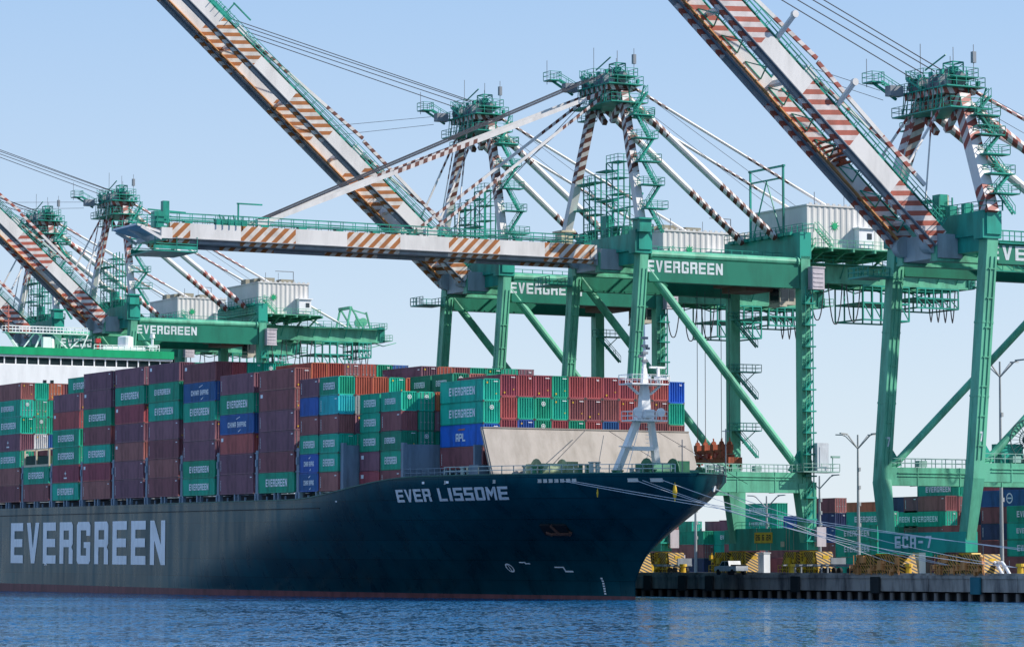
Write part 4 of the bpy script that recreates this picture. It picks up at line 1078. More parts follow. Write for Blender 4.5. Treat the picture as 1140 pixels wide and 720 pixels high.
        out(m, 'walkway', CG, g)
    m = MB()
    y = Y1 + 3
    while y < reach: m.bx(-3.2, 3.2, y, y + .5, zg0 + .4, zg1 - .3); m.beam((-3.2, y, zg0 + .9), (3.2, min(y + 5, reach), zg0 + .9), .15, .15); y += 5
    m.bx(-4.4, 4.4, reach - 1.2, reach, zg0 - .2, zg1 + .4)
    out(m, 'girder_tie', CG)
    m = MB()                                                          # tail end gear
    for k in (-1, 1): m.beam((k * 2.6, reach - 8, zg1), (k * 2.6, reach - 7, zg1 + 4.5), .35, .35); m.beam((k * 2.6, reach - 4, zg1), (k * 2.6, reach - 7, zg1 + 4.5), .3, .3); m.beam((k * 2.6, reach - 2.5, zg1), (k * 2.6, reach - 3.5, zg1 + 3.6), .3, .3)
    m.bx(-2.8, 2.8, reach - 7.4, reach - 6.8, zg1 + 4.1, zg1 + 4.7); m.beam((2.6, reach - 7, zg1 + 4), (2.6, reach - 3.5, zg1 + 3.2), .25, .25)
    m.disc((1.2, reach - 3.5, zg1 + 1.6), (1, 0, 0), .9, .3, 14); m.disc((-1.2, reach - 3.5, zg1 + 1.6), (1, 0, 0), .9, .3, 14)
    m.rail([(-5.4, reach, zg1), (5.4, reach, zg1)], 1.2, 1.2, .06); m.platform(-2, 4.8, reach - .2, reach + 1.6, zg0 + .3, 1.1)
    out(m, 'tail_sheave_frame', CGP)
    # machinery house
    h0, h1 = house_y; zh0, zh1 = zt + 2.7, zt + 9.0
    m = MB(); hx = 8.0
    corr(m, (hx, h0, zh0), (0, 1, 0), (0, 0, 1), h1 - h0, zh1 - zh0, 1.05, .08, (1, 0, 0))
    corr(m, (-hx, h1, zh0), (0, -1, 0), (0, 0, 1), h1 - h0, zh1 - zh0, 1.05, .08, (-1, 0, 0))
    corr(m, (-hx, h0, zh0), (1, 0, 0), (0, 0, 1), 2 * hx, zh1 - zh0, 2.6, .03, (0, -1, 0))
    corr(m, (hx, h1, zh0), (-1, 0, 0), (0, 0, 1), 2 * hx, zh1 - zh0, 1.05, .08, (0, 1, 0))
    hs = out(m, 'machinery_house', HOUSE)
    m = MB(); m.bx(-hx - .12, hx + .12, h0 - .12, h1 + .12, zh1 - .05, zh1 + .18)
    k = h0 + .6
    while k < h1: m.box((hx + .05, k, zh1 + .3), (.14, .5, .25)); k += 1.05
    out(m, 'roof', HOUSE, hs)
    mb = MB(); star(mb, (hx + .1, h0 + (h1 - h0) * .3, zh0 + 3.4), (0, 1, 0), (0, 0, 1), .9, 0, 8, .42); out(mb, 'emblem', BRGREEN, hs)
    m = MB(); m.bx(hx, hx + 1.3, h0 + 8.5, h0 + 11.2, zh0 + .1, zh0 + 3.1); m.bx(hx - .1, hx + 1.6, h0 + 8.3, h0 + 11.5, zh0 + 3.1, zh0 + 3.3); dr = out(m, 'side_room', WHITE, hs)
    m = MB(); m.bx(hx + 1.3, hx + 1.36, h0 + 10.0, h0 + 10.8, zh0 + 1.5, zh0 + 2.4); out(m, 'window', GLASS, dr)
    m = MB()
    for (a, b_, c) in ((2.0, 1.5, 1.3), (5.5, 1.3, .9)) if five else ((2.6, 1.3, 2.2), (7.0, 1.1, 1.9)):
        m.bx(-hx + 1 + a, -hx + 3.4 + a, h0 + 1.5, h0 + 4, zh1 + .2, zh1 + .2 + b_)
        m.bx(-hx + 9, -hx + 11.5, h0 + a, h0 + a + 3, zh1 + .2, zh1 + .2 + b_)
    if not (uc > -430 and uc < -400): out(m, 'air_unit', paint('unit_olive_grey', (0.25, 0.23, 0.17), .6), hs)
    m = MB(); m.platform(-hx - 1.2, hx + 1.6, h0 - 1.6, h1 + 2.0, zh0 - .05, 1.15, 0, 1.6)
    for k in range(6):
        y = h0 - 1 + k * (h1 + 2 - h0 + 1) / 5; m.bx(-hx - 1.2, hx + 2.2, y, y + .3, zh0 - .7, zh0 - .2)
        m.beam((-4.2, y, zg1), (-hx, y, zh0 - .5), .25, .25); m.beam((4.2, y, zg1), (hx, y, zh0 - .5), .25, .25)
    m.stair((hx + 1.6, h0 - 3.4, zt - 1.4), (hx + 1.6, h0 + .2, zh0 + .3), .8); m.stair((hx + 2.2, h0 + 3, zh0 - .1), (hx + 2.2, h0 + .2, zh0 + 2.6), .8)
    out(m, 'house_platform', CGP)
    m = MB()
    m.tube((hx - 1, h1 - 3, zh1 + .2), (hx - 1, h1 - 3, zh1 + 2.6), .08, 6); m.bx(hx - 1.1, hx - .9, h1 - 7, h1 - 3, zh1 + 2.5, zh1 + 2.65)
    m.tube((hx - 1, h0 + 2, zh1 + .2), (hx - 1, h0 + 2, zh1 + 2.2), .06, 6); m.tube((-hx + 3, h1 - 1, zh1), (-hx + 3, h1 - 1, zh1 + 3.4), .05, 6)
    out(m, 'service_davit', GREYM)
    # A-frame
    ax, ay = 4.2, lean + .2
    base_z = zt + 3.2; top_z = za - 3.2
    thick = 1.15 if not five else 1.65
    for sx in (-1, 1):
        p = Vector((sx * (B + .9), lean - .4 if sx > 0 else lean - 1.4, base_z)); q = Vector((sx * ax, ay, top_z))
        f = .40 if not five else .0
        m = MB()
        if five:
            a, b_ = p.lerp(q, .22), p.lerp(q, .56)
            m.beam(p, a, thick, thick, 1, (0, 1, 0), helix=True); m.beam(a, b_, thick, thick, 0, (0, 1, 0)); m.beam(b_, q, thick, thick, 1, (0, 1, 0), u0=.8, helix=True)
        else:
            a = p.lerp(q, .42); m.beam(p, a, thick * .95, thick, 0, (0, 1, 0)); m.beam(a, q, thick, thick, 1, (0, 1, 0), helix=True)
        out(m, 'a_frame_leg', [CW, ST_LEG])
        if not five:
            m = MB(); m.box((p.x, p.y, base_z + .9), (2.0, 2.0, 1.8)); m.box((p.x, p.y, base_z + 1.9), (2.6, 2.6, .25)); out(m, 'leg_pedestal', CREAM if sx < 0 else CG)
    m = MB(); m.beam((-ax, ay, top_z), (ax, ay, top_z), 1.3, 1.5, 0, (0, 0, 1))
    m.beam((-ax, ay, top_z), (0, ay, top_z + 2.4), .9, .9); m.beam((ax, ay, top_z), (0, ay, top_z + 2.4), .9, .9)
    m.beam((-ax, ay, top_z - 1), (-1, ay, top_z - 4), .7, .7); m.beam((ax, ay, top_z - 1), (1, ay, top_z - 4), .7, .7)
    m.bx(-ax, ax, ay - 2.6, ay + 2.2, top_z + .3, top_z + 1.1)
    out(m, 'apex_beam', [ST_LEG] if five else [ST_LEG])
    m = MB()
    for x in (-3.2, -1.2, 1.2, 3.2):
        m.disc((x, ay - 1.8, top_z + 2.0), (1, 0, 0), 1.0, .3, 16); m.disc((x, ay + .6, top_z + 2.4), (1, 0, 0), .9, .3, 16)
    m.bx(-3.8, 3.8, ay - 2.2, ay - 1.4, top_z + 1.1, top_z + 1.9); m.box((-3.6, ay - 4.6, top_z + 1.3), (1.2, 2.0, 1.3)); m.box((1.8, ay, top_z + 2.9), (1.4, 1.4, 1.6))
    out(m, 'sheave_block', GREYM)
    m = MB()
    m.platform(-6.2, 6.4, ay - 3.2, ay + 3.0, top_z - 1.6, 1.15); m.platform(-5.2, 5.4, ay - 3.0, ay + 2.8, top_z + 1.2, 1.15)
    m.platform(-4.6, -1.0, ay - 2.0, ay + 1.8, top_z + 3.0, 1.1); m.platform(1.0, 4.8, ay - 1.4, ay + 2.2, top_z + 2.5, 1.1)
    m.platform(-6.6, -4.4, ay - 7.4, ay - 5.6, top_z + 2.6, 1.2); m.beam((-5.5, ay - 3, top_z + .6), (-5.5, ay - 6.5, top_z + 2.5), .3, .3); m.stair((-5.0, ay - 2.6, top_z + 1.2), (-5.0, ay - 5.8, top_z + 2.7), .7)
    m.stair((-3.2, ay + .6, top_z + 1.2), (3.0, ay + .6, top_z + 2.5), .8); m.stair((0, ay - 2.6, top_z + 1.2), (-3.4, ay - 2.6, top_z + 3.0), .8)
    m.platform(5.0, 7.2, ay + .5, ay + 3.6, top_z - 3.8, 1.1); m.platform(-7.6, -5.2, ay - 1, ay + 1, top_z - 3.0, 1.0)
    for i in range(10): m.beam((-4 + i * .9, ay - 3.1, top_z - 1.5), (-3.6 + i * .9, ay - 3.1, top_z + 1.1), .09, .09)
    for x in (-4, 0, 4): m.beam((x, ay + 2.9, top_z - 1.5), (x + 1.5, ay + 2.9, top_z + 1.1), .16, .16)
    m.beam((-2, ay - 1, top_z + 4), (2.4, ay - 1, top_z + 5.4), .15, .15); 
    for xx_ in (1.6, 3.6):
        for yy_ in (ay - .8, ay + .8): m.beam((xx_, yy_, top_z + 3.0), (xx_, yy_, top_z + 4.4), .13, .13)
        m.beam((xx_, ay - .8, top_z + 4.4), (xx_, ay + .8, top_z + 4.4), .16, .16); m.beam((xx_, ay - .8, top_z + 3.2), (xx_, ay + .8, top_z + 4.2), .1, .1)
    for yy_ in (ay - .8, ay + .8): m.beam((1.6, yy_, top_z + 4.4), (3.6, yy_, top_z + 4.4), .16, .16); m.beam((1.6, yy_, top_z + 4.2), (3.6, yy_, top_z + 3.2), .1, .1)
    m.box((2.7, ay, top_z + 3.5), (.9, .8, .9))
    for i in range(9):
        m.beam((-5.2 + i * 1.25, ay - 2.2 + (i % 3) * 1.5, top_z - 1.5), (-4.6 + i * 1.1, ay - 1.6 + (i % 3) * 1.3, top_z + 3.3), .12, .12)
        m.box((-5.0 + i * 1.2, ay + (-1) ** i * 2.3, top_z + 1.7 + (i % 2) * 1.3), (.5, .35, .6))
    out(m, 'apex_platform', CG)
    m = MB()
    for x, y, hh in ((-4.4, ay, 7.8), (4.4, ay + 1.8, 6.6), (-6.2, ay - 7, 5.6), (2.6, ay, 6.4), (0.6, ay + 1, 5.6)): m.tube((x, y, top_z + 2), (x, y, top_z + hh), .05, 5); out(m, 'mast_rod', GREYM); m = MB()
    m.box((4.4, ay + 1.8, top_z + 5.0), (.5, .5, 1.4)); out(m, 'wind_sensor', GREYM)
    # zigzag stairs up the right-hand leg of the A-frame
    m = MB(); n = 6; p = Vector((B + .9, lean - .4, base_z)); q = Vector((ax, ay, top_z)); pts = []
    for i in range(n + 1):
        c = p.lerp(q, i / n); c.x += 1.2; pts.append(c)
    for i, c in enumerate(pts[1:-1], 1):
        m.platform(c.x - .5, c.x + 1.2, c.y - .1, c.y + 3.5, c.z, 1.05)
    for i in range(n):
        a, b_ = pts[i], pts[i + 1]
        if i % 2: m.stair((b_.x + .7, a.y + .6, a.z), (b_.x + .7, b_.y + 3.0, b_.z), .55)
        else: m.stair((b_.x + .7, a.y + 3.0, a.z), (b_.x + .7, b_.y + .6, b_.z), .55)
    out(m, 'access_stairs', CG)
    # latticed service towers between the A-frame legs
    m = MB()
    for x0, x1, hh in ((-5.4, -2.0, 9.5), (1.4, 4.8, 11.0)) if not five else ((-1.5, 1.0, 3.0),):
        for x in (x0, x1, (x0 + x1) / 2):
            for y in (lean - 1, lean + 1): m.beam((x, y, base_z), (x, y, base_z + hh), .16, .16)
        k = base_z + 1.5
        while k < base_z + hh + .1:
            m.bx(x0, x1, lean - 1, lean + 1, k - .08, k); m.rail([(x0, lean - 1, k), (x1, lean - 1, k), (x1, lean + 1, k)], 1.0, 1.2, .05)
            m.beam((x0, lean - 1, k), (x1, lean - 1, k - 2.2), .1, .1); k += 2.4
        m.bx(x0 - 3.4, x0, lean - .9, lean + .9, base_z + hh * .5, base_z + hh * .5 + .2); m.bx(x0 - 3.4, x0, lean - .9, lean + .9, base_z + hh * .9, base_z + hh * .9 + .2)
    m.bx(-1.0, .6, lean - .6, lean + .6, base_z, base_z + 3.4)
    out(m, 'service_tower', CG)
    if five:
        m = MB(); m.tube((-.6, lean + .5, base_z + 1.0), (-.6, lean + .5, base_z + 3.4), .95, 18); m.bx(-1.4, .2, lean - .3, lean + 1.3, base_z, base_z + 1.0); out(m, 'water_tank', paint('tank_beige', (.42, .38, .30), .5), root)
    # heavy back stays to the landside leg tops, light ones on to the tail
    def banded(a, b_, r, zones, nm, n=10):
        a = Vector(a); b_ = Vector(b_); m = MB(); L = (b_ - a).length
        cuts = [0] + [z for zz in zones for z in zz] + [1]
        cuts = sorted(set(cuts))
        for s, e in zip(cuts, cuts[1:]):
            mid = (s + e) / 2; st = any(z0 <= mid <= z1 for z0, z1 in zones)
            m.tube(a.lerp(b_, s), a.lerp(b_, e), r, n, 1 if st else 0, u0=s * L, caps=(s == 0 or e == 1))
        return out(m, nm, [CW, ST_LEG])
    for sx in (-1, 1):
        banded((sx * 3.9, ay + .8, top_z - .6), (sx * 4.6, Y1 - 1.4, zt + 4.2 if not five else zt + 2.6), .55 if not five else .6, [(0, .27), (.62, 1)] if not five else [(0, .45), (.9, 1)], 'back_stay')
        zend = zt + .9; yend = reach - 9
        banded((sx * 4.4, ay + 1.2, top_z + 1.0), (sx * 4.4, yend, zend), .24, [(0, .12), (.38, .52), (.66, .80)] if not five else [(0, .25)], 'rear_stay', 8)
    if not five:
        m = MB()
        for k in (-1, 1): m.beam((k * 4.6, Y1, zt + 4.6), (k * 4.6, Y1, zt + 15.4), .28, .28, 0, (0, 1, 0))
        m.beam((-5, Y1, zt + 15.2), (5, Y1, zt + 15.2), .28, .3); m.beam((-4.6, Y1, zt + 13.4), (4.6, Y1, zt + 13.4), .24, .24)
        m.beam((0, Y1, zt + 13.3), (-4.0, Y1, zt + 4.7), .16, .16, 0, (0, 1, 0)); m.beam((0, Y1, zt + 13.3), (4.0, Y1, zt + 4.7), .16, .16, 0, (0, 1, 0))
        if uc > -500: out(m, 'stay_support_frame', CG)
    # boom
    bz = zt - .4 if not five else zt - .3; by = -1.6 if not five else -1.2
    ca, sa = math.cos(R(boom_deg)), math.sin(R(boom_deg))
    def bp(x, l, hgt):                                                # boom coordinates -> crane coordinates
        return Vector((x, by - l * ca + hgt * sa, bz + l * sa + hgt * ca)) if boom_deg else Vector((x, by - l, bz + hgt))
    bh = 2.1 if not five else 2.4; bw = 1.1
    zones = [(l, l + 8.3) for l in (0.4, 16.0, 32.0, 48.2, 64.0)] if not five else [(l, l + 9.0) for l in (0.2, 17.2, 34.4, 51.6)]
    upv = bp(0, 0, 1) - bp(0, 0, 0)
    for sx in (-1, 1):
        m = MB(); cuts = sorted(set([0, boom_len] + [min(boom_len, max(0, z)) for zz in zones for z in zz]))
        for s, e in zip(cuts, cuts[1:]):
            mid = (s + e) / 2; st = any(z0 <= mid <= z1 for z0, z1 in zones)
            m.beam(bp(sx * 3.6, s, bh / 2), bp(sx * 3.6, e, bh / 2), bw, bh, 1 if st else 0, upv, u0=s, caps=(s == 0 or e == boom_len))
            m.beam(bp(sx * (3.6 - .0), s, -.38), bp(sx * 3.6, e, -.38), .55, .5, 1 if st else 2, upv, u0=s)
            m.beam(bp(sx * 3.6, s, -.03), bp(sx * 3.6, e, -.03), bw + .35, .12, 2, upv, u0=s)
        g = out(m, 'boom_girder', [CW, ST_BOOM, GREYM])
        m = MB(); m.beam(bp(sx * 2.75, 1, .35), bp(sx * 2.75, boom_len - 1, .35), .5, .16, 0, upv); out(m, 'trolley_rail', CREAMORANGE if boom_deg else GREYM, g)  # orange rail on raised booms, grey on the level one
        m = MB(); x = sx * 3.65
        m.beam(bp(x, 1, bh + .3), bp(x, boom_len, bh + .3), .95, .08, 0, upv)
        L = 1.0; prev = None
        while L <= boom_len:
            a = bp(x + sx * .42, L, bh); b_ = bp(x + sx * .42, L, bh + 1.35); m.beam(a, b_, .08, .08, 0, (0, 1, 0) if not boom_deg else (1, 0, 0))
            if int(L / 1.9) % 3 == 0: m.beam(bp(x, L, bh + .15), bp(x, L + 1.1, bh + .15), .9, .28, 0, upv)
            m.beam(bp(x - sx * .4, L, bh), bp(x - sx * .4, L, bh + 1.35), .07, .07, 0, (0, 1, 0) if not boom_deg else (1, 0, 0))
            L += 1.9
        for hh in (.8, 1.35):
            for oo in (.42, -.4): m.beam(bp(x + sx * oo, 1, bh + hh), bp(x + sx * oo, boom_len, bh + hh), .08, .08, 0, upv)
        out(m, 'boom_walkway', CG, g)
    m = MB()
    L = 3.0
    while L < boom_len: m = MB(); m.beam(bp(-3.4, L, bh - .5), bp(3.4, L, bh - .5), .5, .8, 0, upv); out(m, 'boom_tie', CW); L += 12.2
    m = MB()
    if five:
        L = 2.0
        while L < boom_len - 3:
            m = MB(); m.beam(bp(-3.0, L, bh * .5), bp(3.0, L + 3, bh * .5), .14, .14); m.beam(bp(3.0, L, bh * .5), bp(-3.0, L + 3, bh * .5), .14, .14)
            for xx_ in (-3.0, 3.0): m.beam(bp(xx_, L, bh * .5), bp(xx_, L + 3, bh * .5), .12, .12)
            out(m, 'boom_lattice', CG); L += 4.5
    m = MB()                                                          # boom tip platform
    t0 = boom_len
    m.beam(bp(-4.6, t0 + .6, .6), bp(4.6, t0 + .6, .6), 1.6, 1.5, 0, upv); m.beam(bp(0, t0 + .3, .4), bp(0, t0 + 5.0, 1.6), 9.0, .3, 0, upv)
    for x in (-4.6, 4.6, 0): m.beam(bp(x, t0 + 1.4, -.2), bp(x, t0 + 4.4, 1.3), .3, .4, 0, upv)
    m.beam(bp(0, t0 - 4, -1.8), bp(0, t0 + 2.4, -1.8), 8.5, .18, 1, upv)
    for x in (-4.2, 4.2):
        for L in (t0 - 4, t0 - 1, t0 + 2.2): m.beam(bp(x, L, -1.8), bp(x, L, .2), .12, .12, 1, upv if abs(upv.z) < .9 else (0, 1, 0))
        m.beam(bp(x, t0 - 4, -.8), bp(x, t0 + 2.4, -.8), .1, .1, 1, upv)
        m.beam(bp(x, t0 - 4, -1.3), bp(x, t0 + 2.4, -1.3), .1, .5, 1, upv)
    for x in (-4.6, 4.6):
        for L in (t0 + .5, t0 + 2, t0 + 3.5, t0 + 5): m.beam(bp(x, L, 1.4), bp(x, L, 2.9), .1, .1, 1, (0, 1, 0))
        m.beam(bp(x, t0, 2.9), bp(x, t0 + 5, 2.9), .09, .09, 1, upv); m.beam(bp(x, t0, 2.2), bp(x, t0 + 5, 2.2), .09, .09, 1, upv)
    m.beam(bp(3.8, t0 + 1, 2.4), bp(3.8, t0 + 2.4, 2.4), 1.3, 2.2, 1, upv); m.beam(bp(0, t0 - 4, 4.0), bp(0, t0 + 1.6, 4.2), .2, .2, 1, upv); m.beam(bp(3.8, t0 + .6, 2), bp(3.8, t0 + .6, 5), .9, .9, 1, (0, 1, 0))
    out(m, 'boom_tip', [CW, CG])
    for l in (53.0, 27.0):
        for sx in (-1, 1): m = MB(); m.beam(bp(sx * 3.6, l - .9, bh + .5), bp(sx * 3.6, l + .9, bh + .5), .9, 1.1, 0, upv); out(m, 'stay_lug', CW)
    m = MB(); l = 55.5                                                # gear on the boom at the outer stay
    for k in range(7): m.beam(bp(3.2 + .2 * (k % 2), l + k * .7, bh), bp(3.2 + .2 * (k % 3), l + k * .7 + .5, bh + 1.0 + .25 * (k % 3)), .16, .16, 0, (1, 0, 0))
    m.beam(bp(3.6, l, bh + .3), bp(3.6, l + 4.6, bh + .3), 1.0, .9, 0, upv); m.beam(bp(3.2, l + 1, bh), bp(3.2, l + 1, bh + 3.2), .2, .2, 0, (1, 0, 0)); m.beam(bp(3.2, l + 1.2, bh + 3.2), bp(3.2, l - 2.6, bh + 3.2), .2, .2, 0, upv)
    for k in range(5): m.beam(bp(4.6, l + k, bh), bp(4.6, l + k, bh + 1.3), .1, .1, 0, (1, 0, 0))
    out(m, 'boom_gear', CG)
    if five:
        m = MB()
        for i in range(6):
            l_ = 14.0 + i * .75; m.beam(bp(-4.2, l_, 1.0), bp(1.5, l_, 1.6 + .3 * (i % 2)), .25, .3, 0, upv); m.disc(bp(-2.6 + i * .7, l_, 1.9), (1, 0, 0), .45, .4, 10)
        m.beam(bp(-4.0, 13.6, 1.2), bp(-4.0, 18.2, 1.2), .3, .5, 0, upv); m.beam(bp(1.3, 13.6, 1.6), bp(1.3, 18.2, 1.6), .3, .5, 0, upv); out(m, 'hoist_sheave_frame', RUST)
        for l_ in (21.5, 33.0): m = MB(); m.beam(bp(3.6, l_, bh), bp(5.6, l_ + .9, bh + 3.4), .5, .5, 0, (1, 0, 0)); m.disc(bp(5.6, l_ + .9, bh + 3.4), (1, 0, 0), .45, .5, 10); out(m, 'stay_rest', CW)
    # stays between apex and boom
    AP = Vector((0, ay - 1.0, top_z + .6))
    def stay(a, b_, w, h, zones, nm='fore_stay'):
        m = MB(); L = (b_ - a).length; cuts = sorted(set([0, 1] + [z for zz in zones for z in zz]))
        for s, e in zip(cuts, cuts[1:]):
            st = any(z0 <= (s + e) / 2 <= z1 for z0, z1 in zones)
            m.beam(a.lerp(b_, s), a.lerp(b_, e), w, h, 1 if st else 0, (0, 0, 1), u0=s * L)
        return out(m, nm, [CW, ST_LEG])
    for sx in (-1, 1):
        a = Vector((sx * 3.0, AP.y, AP.z)); b1 = bp(sx * 3.6, 53, bh + .6); b2 = bp(sx * 3.6, 27, bh + .6)
        if boom_deg == 0:
            stay(a, b1, .25, .6, [(0, .08), (.40, .64)]); stay(a, b2, .22, .42, [(.05, .3), (.6, .98)])
        else:
            f = 58.0 if not five else 52; d = (b1 - a).length; k = math.sqrt(max(0, (f / 2) ** 2 - (d / 2) ** 2)); mid = (a + b1) / 2
            nrm = Vector((0, -(b1 - a).z, (b1 - a).y)).normalized(); nrm = nrm if nrm.z < 0 else -nrm
            k1 = bp(sx * 3.9, 27.5, bh + 2.6)
            stay(k1, b1, .32, .5, [(.0, .3), (.6, .9)]); stay(bp(sx * 3.9, 6, bh + 2.2), k1 + Vector((0, .1, -.4)), .32, .5, [(.1, .4), (.7, 1)])
            k2 = bp(sx * 3.9, 9.5, bh + 2.6)
            stay(a, k2, .2, .3, [(.1, .5)]); stay(k2, b2, .3, .45, [(.1, .4), (.6, .9)])
            stay(a + Vector((-sx * 1.2, -1.5, 0)), bp(sx * 3.4, 4.5, bh + 1.2), .15, .2, [(.15, .45)])
    m = MB()
    if boom_deg:
        for x, dz in ((-3.3, 0), (-1.2, .4), (1.2, .4), (3.4, 0)): m.tube((x, ay - 1.8, top_z + 3.0 + dz), bp(x * .9, 55.5, bh + 1.0), .07, 5)
        m.tube((-5.5, ay - 5.5, top_z + 1.6), bp(-4.2, 33, bh + .8), .035, 4); m.tube((-5.5, ay - 5.0, top_z + .4), bp(-4.2, 31, bh + .8), .035, 4)
    else:
        for x in (-3.2, -1.2, 1.2, 3.2): m.tube((x, ay - 1.8, top_z + 2.9), bp(x * .9, 52, bh + 1.4), .07, 5)
        m.tube((1.5, ay - 2, top_z), bp(2, 24, bh + .4), .05, 4); m.tube((-2.5, ay - 2, top_z), bp(-3, 20, bh + .4), .05, 4)
    m.tube((2.0, ay + 2, top_z + 2), (3.0, h0 + 2, zh1), .035, 4); m.tube((-2.0, ay + 2, top_z + 2), (-3.0, h0 + 2, zh1), .035, 4)
    out(m, 'hoist_rope', ROPE_DARK)
    m = MB(); m.disc((B * .3, -1.2, zt + .1), (1, 0, 0), 1.3, 1.6, 18); m.disc((-B * .3, -1.2, zt + .1), (1, 0, 0), 1.3, 1.2, 18); m.bx(-4.4, 4.4, -1.0, lean, zt - 1.8, zt + 1.2); out(m, 'boom_hinge', paint('hinge_grey', (.30, .36, .38), .5))
    m = MB(); m.bx(-B - 3.5, -B + 1.0, -2.4, 1.5, zt - 3.2, zt - 3.0); m.rail([(-B - 3.5, -2.4, zt - 3), (-B - 3.5, 1.5, zt - 3), (-B, 1.5, zt - 3)], 1.2, 1.1, .06); m.rail([(-B - 3.5, -2.4, zt - 3), (-B + 1, -2.4, zt - 3)], 1.2, 1.1, .06); out(m, 'landing', CG)
    # trolley with operator's cab
    ty = trolley_y
    m = MB(); m.bx(-4.2, 4.2, ty - 3.5, ty + 3.0, zg0 - 1.1, zg0 - .5); m.bx(-3.4, 3.4, ty - 2.5, ty + 2.4, zg0 - 1.9, zg0 - 1.1)
    for x in (-4, 4):
        for y in (ty - 3, ty + 2.5): m.disc((x, y, zg0 - .4), (1, 0, 0), .4, .25, 12)
    m.rail([(4.2, ty - 3.5, zg0 - 1.1), (4.2, ty + 3, zg0 - 1.1)], 1.1, 1.0, .06); tr = out(m, 'trolley', paint('trolley_red_brown', (.17, .07, .05), .6))
    m = MB(); m.bx(1.6, 4.6, ty + 2.8, ty + 5.6, zg0 - 3.9, zg0 - 1.2); m.bx(1.4, 4.8, ty + 2.6, ty + 5.8, zg0 - 1.2, zg0 - 1.0); m.bx(1.5, 4.7, ty + 2.7, ty + 4.0, zg0 - 4.2, zg0 - 3.9); cb = out(m, 'operator_cab', paint('cab_cream', (.48, .44, .36), .5))
    m = MB(); m.bx(4.6, 4.65, ty + 3.0, ty + 4.3, zg0 - 3.3, zg0 - 1.6); m.bx(4.6, 4.65, ty + 4.5, ty + 5.3, zg0 - 3.3, zg0 - 1.6); m.bx(1.9, 4.3, ty + 2.75, ty + 2.8, zg0 - 3.6, zg0 - 1.5); out(m, 'window', GLASS, cb)
    # festoon cables, each loop a part, and latticed maintenance cages under the tail
    def loop(y0, y1, x, sag):
        m = MB(); pts = []
        for i in range(13):
            t = i / 12; y = y0 + (y1 - y0) * t; s = 1 - (2 * t - 1) ** 4; pts.append((x, y + .2 * math.sin(math.pi * 2 * t), zg0 - .5 - sag * s))
        m.pipe(pts, .095, 5); out(m, 'festoon_cable', ROPE_DARK)
    y = Y1 + 4.0
    for i in range(3): loop(y, y + 2.6, 5.6, 5.6 + (i % 2) * .5); y += 3.3
    y = reach - 8.5
    for i in range(4): loop(y, y + 1.1, 3.8, 5.0); y += 1.35
    for yy0, yy1, d in ((Y1 + 14.5, Y1 + 23.0, 5.2), (Y1 + 24.5, reach - 3.2, 3.0)):
        m = MB()
        for k in (.0, .5, 1.0):
            z = zg0 - .4 - d * k
            for x in (-3.2, 4.4): m.beam((x, yy0, z), (x, yy1, z), .2, .24)
            m.beam((-3.2, yy0, z), (4.4, yy0, z), .2, .24); m.beam((-3.2, yy1, z), (4.4, yy1, z), .2, .24)
            if k == .5: m.bx(-3.2, 4.4, yy0, yy1, z - .05, z)
        n = max(3, int((yy1 - yy0) / 1.5))
        for i in range(n + 1):
            y_ = yy0 + (yy1 - yy0) * i / n
            for x in (-3.2, 4.4): m.beam((x, y_, zg0 - .3), (x, y_, zg0 - .4 - d), .19, .19)
            if i < n:
                y2 = yy0 + (yy1 - yy0) * (i + 1) / n; m.beam((4.4, y_, zg0 - .4 - d * .5), (4.4, y2, zg0 - .4 - d), .14, .14); m.beam((4.4, y_, zg0 - .9), (4.4, y2, zg0 - .9), .07, .07)
        out(m, 'maintenance_cage', CG)
    m = MB(); m.bx(-1, 8, Y1 - 3, Y1 - .8, zg0 - .2, zg0)
    for i in range(14): m.beam((5.8, 6 + i * 1.7, zg0 - .2), (5.8, 7.7 + i * 1.7, zg0 - 1.3), .1, .1); m.beam((5.8, 7.7 + i * 1.7, zg0 - 1.3), (5.8, 7.7 + i * 1.7, zg0 - .2), .08, .08)
    m.beam((5.8, 6, zg0 - 1.3), (5.8, 29, zg0 - 1.3), .14, .14); m.rail([(5.9, 5, zg0 - .2), (5.9, 29, zg0 - .2)], 1.1, 1.6, .05); out(m, 'service_walkway', CG)
    # bogies
    for y in (0.0, Y1):
        for sx in (-1, 1):
            cx = sx * (B - (1.0 if five and y == 0 else 0)); yy = y + (.7 if y > 0 else 0)
            m = MB(); m.beam((cx, yy, zs0 - .1), (cx, yy, zs0 - .8), 2.6, 1.4, 0, (0, 1, 0), w2=3.2)
            m.bx(cx - 4.6, cx + 4.6, yy - .5, yy + .5, zs0 - 1.5, zs0 - .8); m.bx(cx - 4.4, cx - .3, yy - .6, yy + .6, GZ + .9, zs0 - 1.5); m.bx(cx + .3, cx + 4.4, yy - .6, yy + .6, GZ + .9, zs0 - 1.5)
            bg = out(m, 'bogie', YELLOW)
            m = MB()
            for x0 in (cx - 4.7, cx + .25):
                H = zs0 - .25 - GZ; x1 = x0 + 4.6; pts = [(x0 - .5, GZ + .3), (x1 + .2, GZ + .3), (x1 - .5, GZ + H), (x0 + .7, GZ + H)]
                m.face([(a, yy - 1.65, b_) for a, b_ in pts], 0, [(a, b_) for a, b_ in pts]); m.face([(a, yy + 1.25, b_) for a, b_ in pts][::-1], 0, [(a, b_) for a, b_ in pts][::-1])
                m.face([(x1 + .2, yy - 1.65, GZ + .3), (x1 + .2, yy + 1.25, GZ + .3), (x1 - .5, yy + 1.25, GZ + H), (x1 - .5, yy - 1.65, GZ + H)], 0, [(0, 0), (1.5, 0), (1.5, H), (0, H)])
            out(m, 'striped_guard', HAZ, bg)
            m = MB()
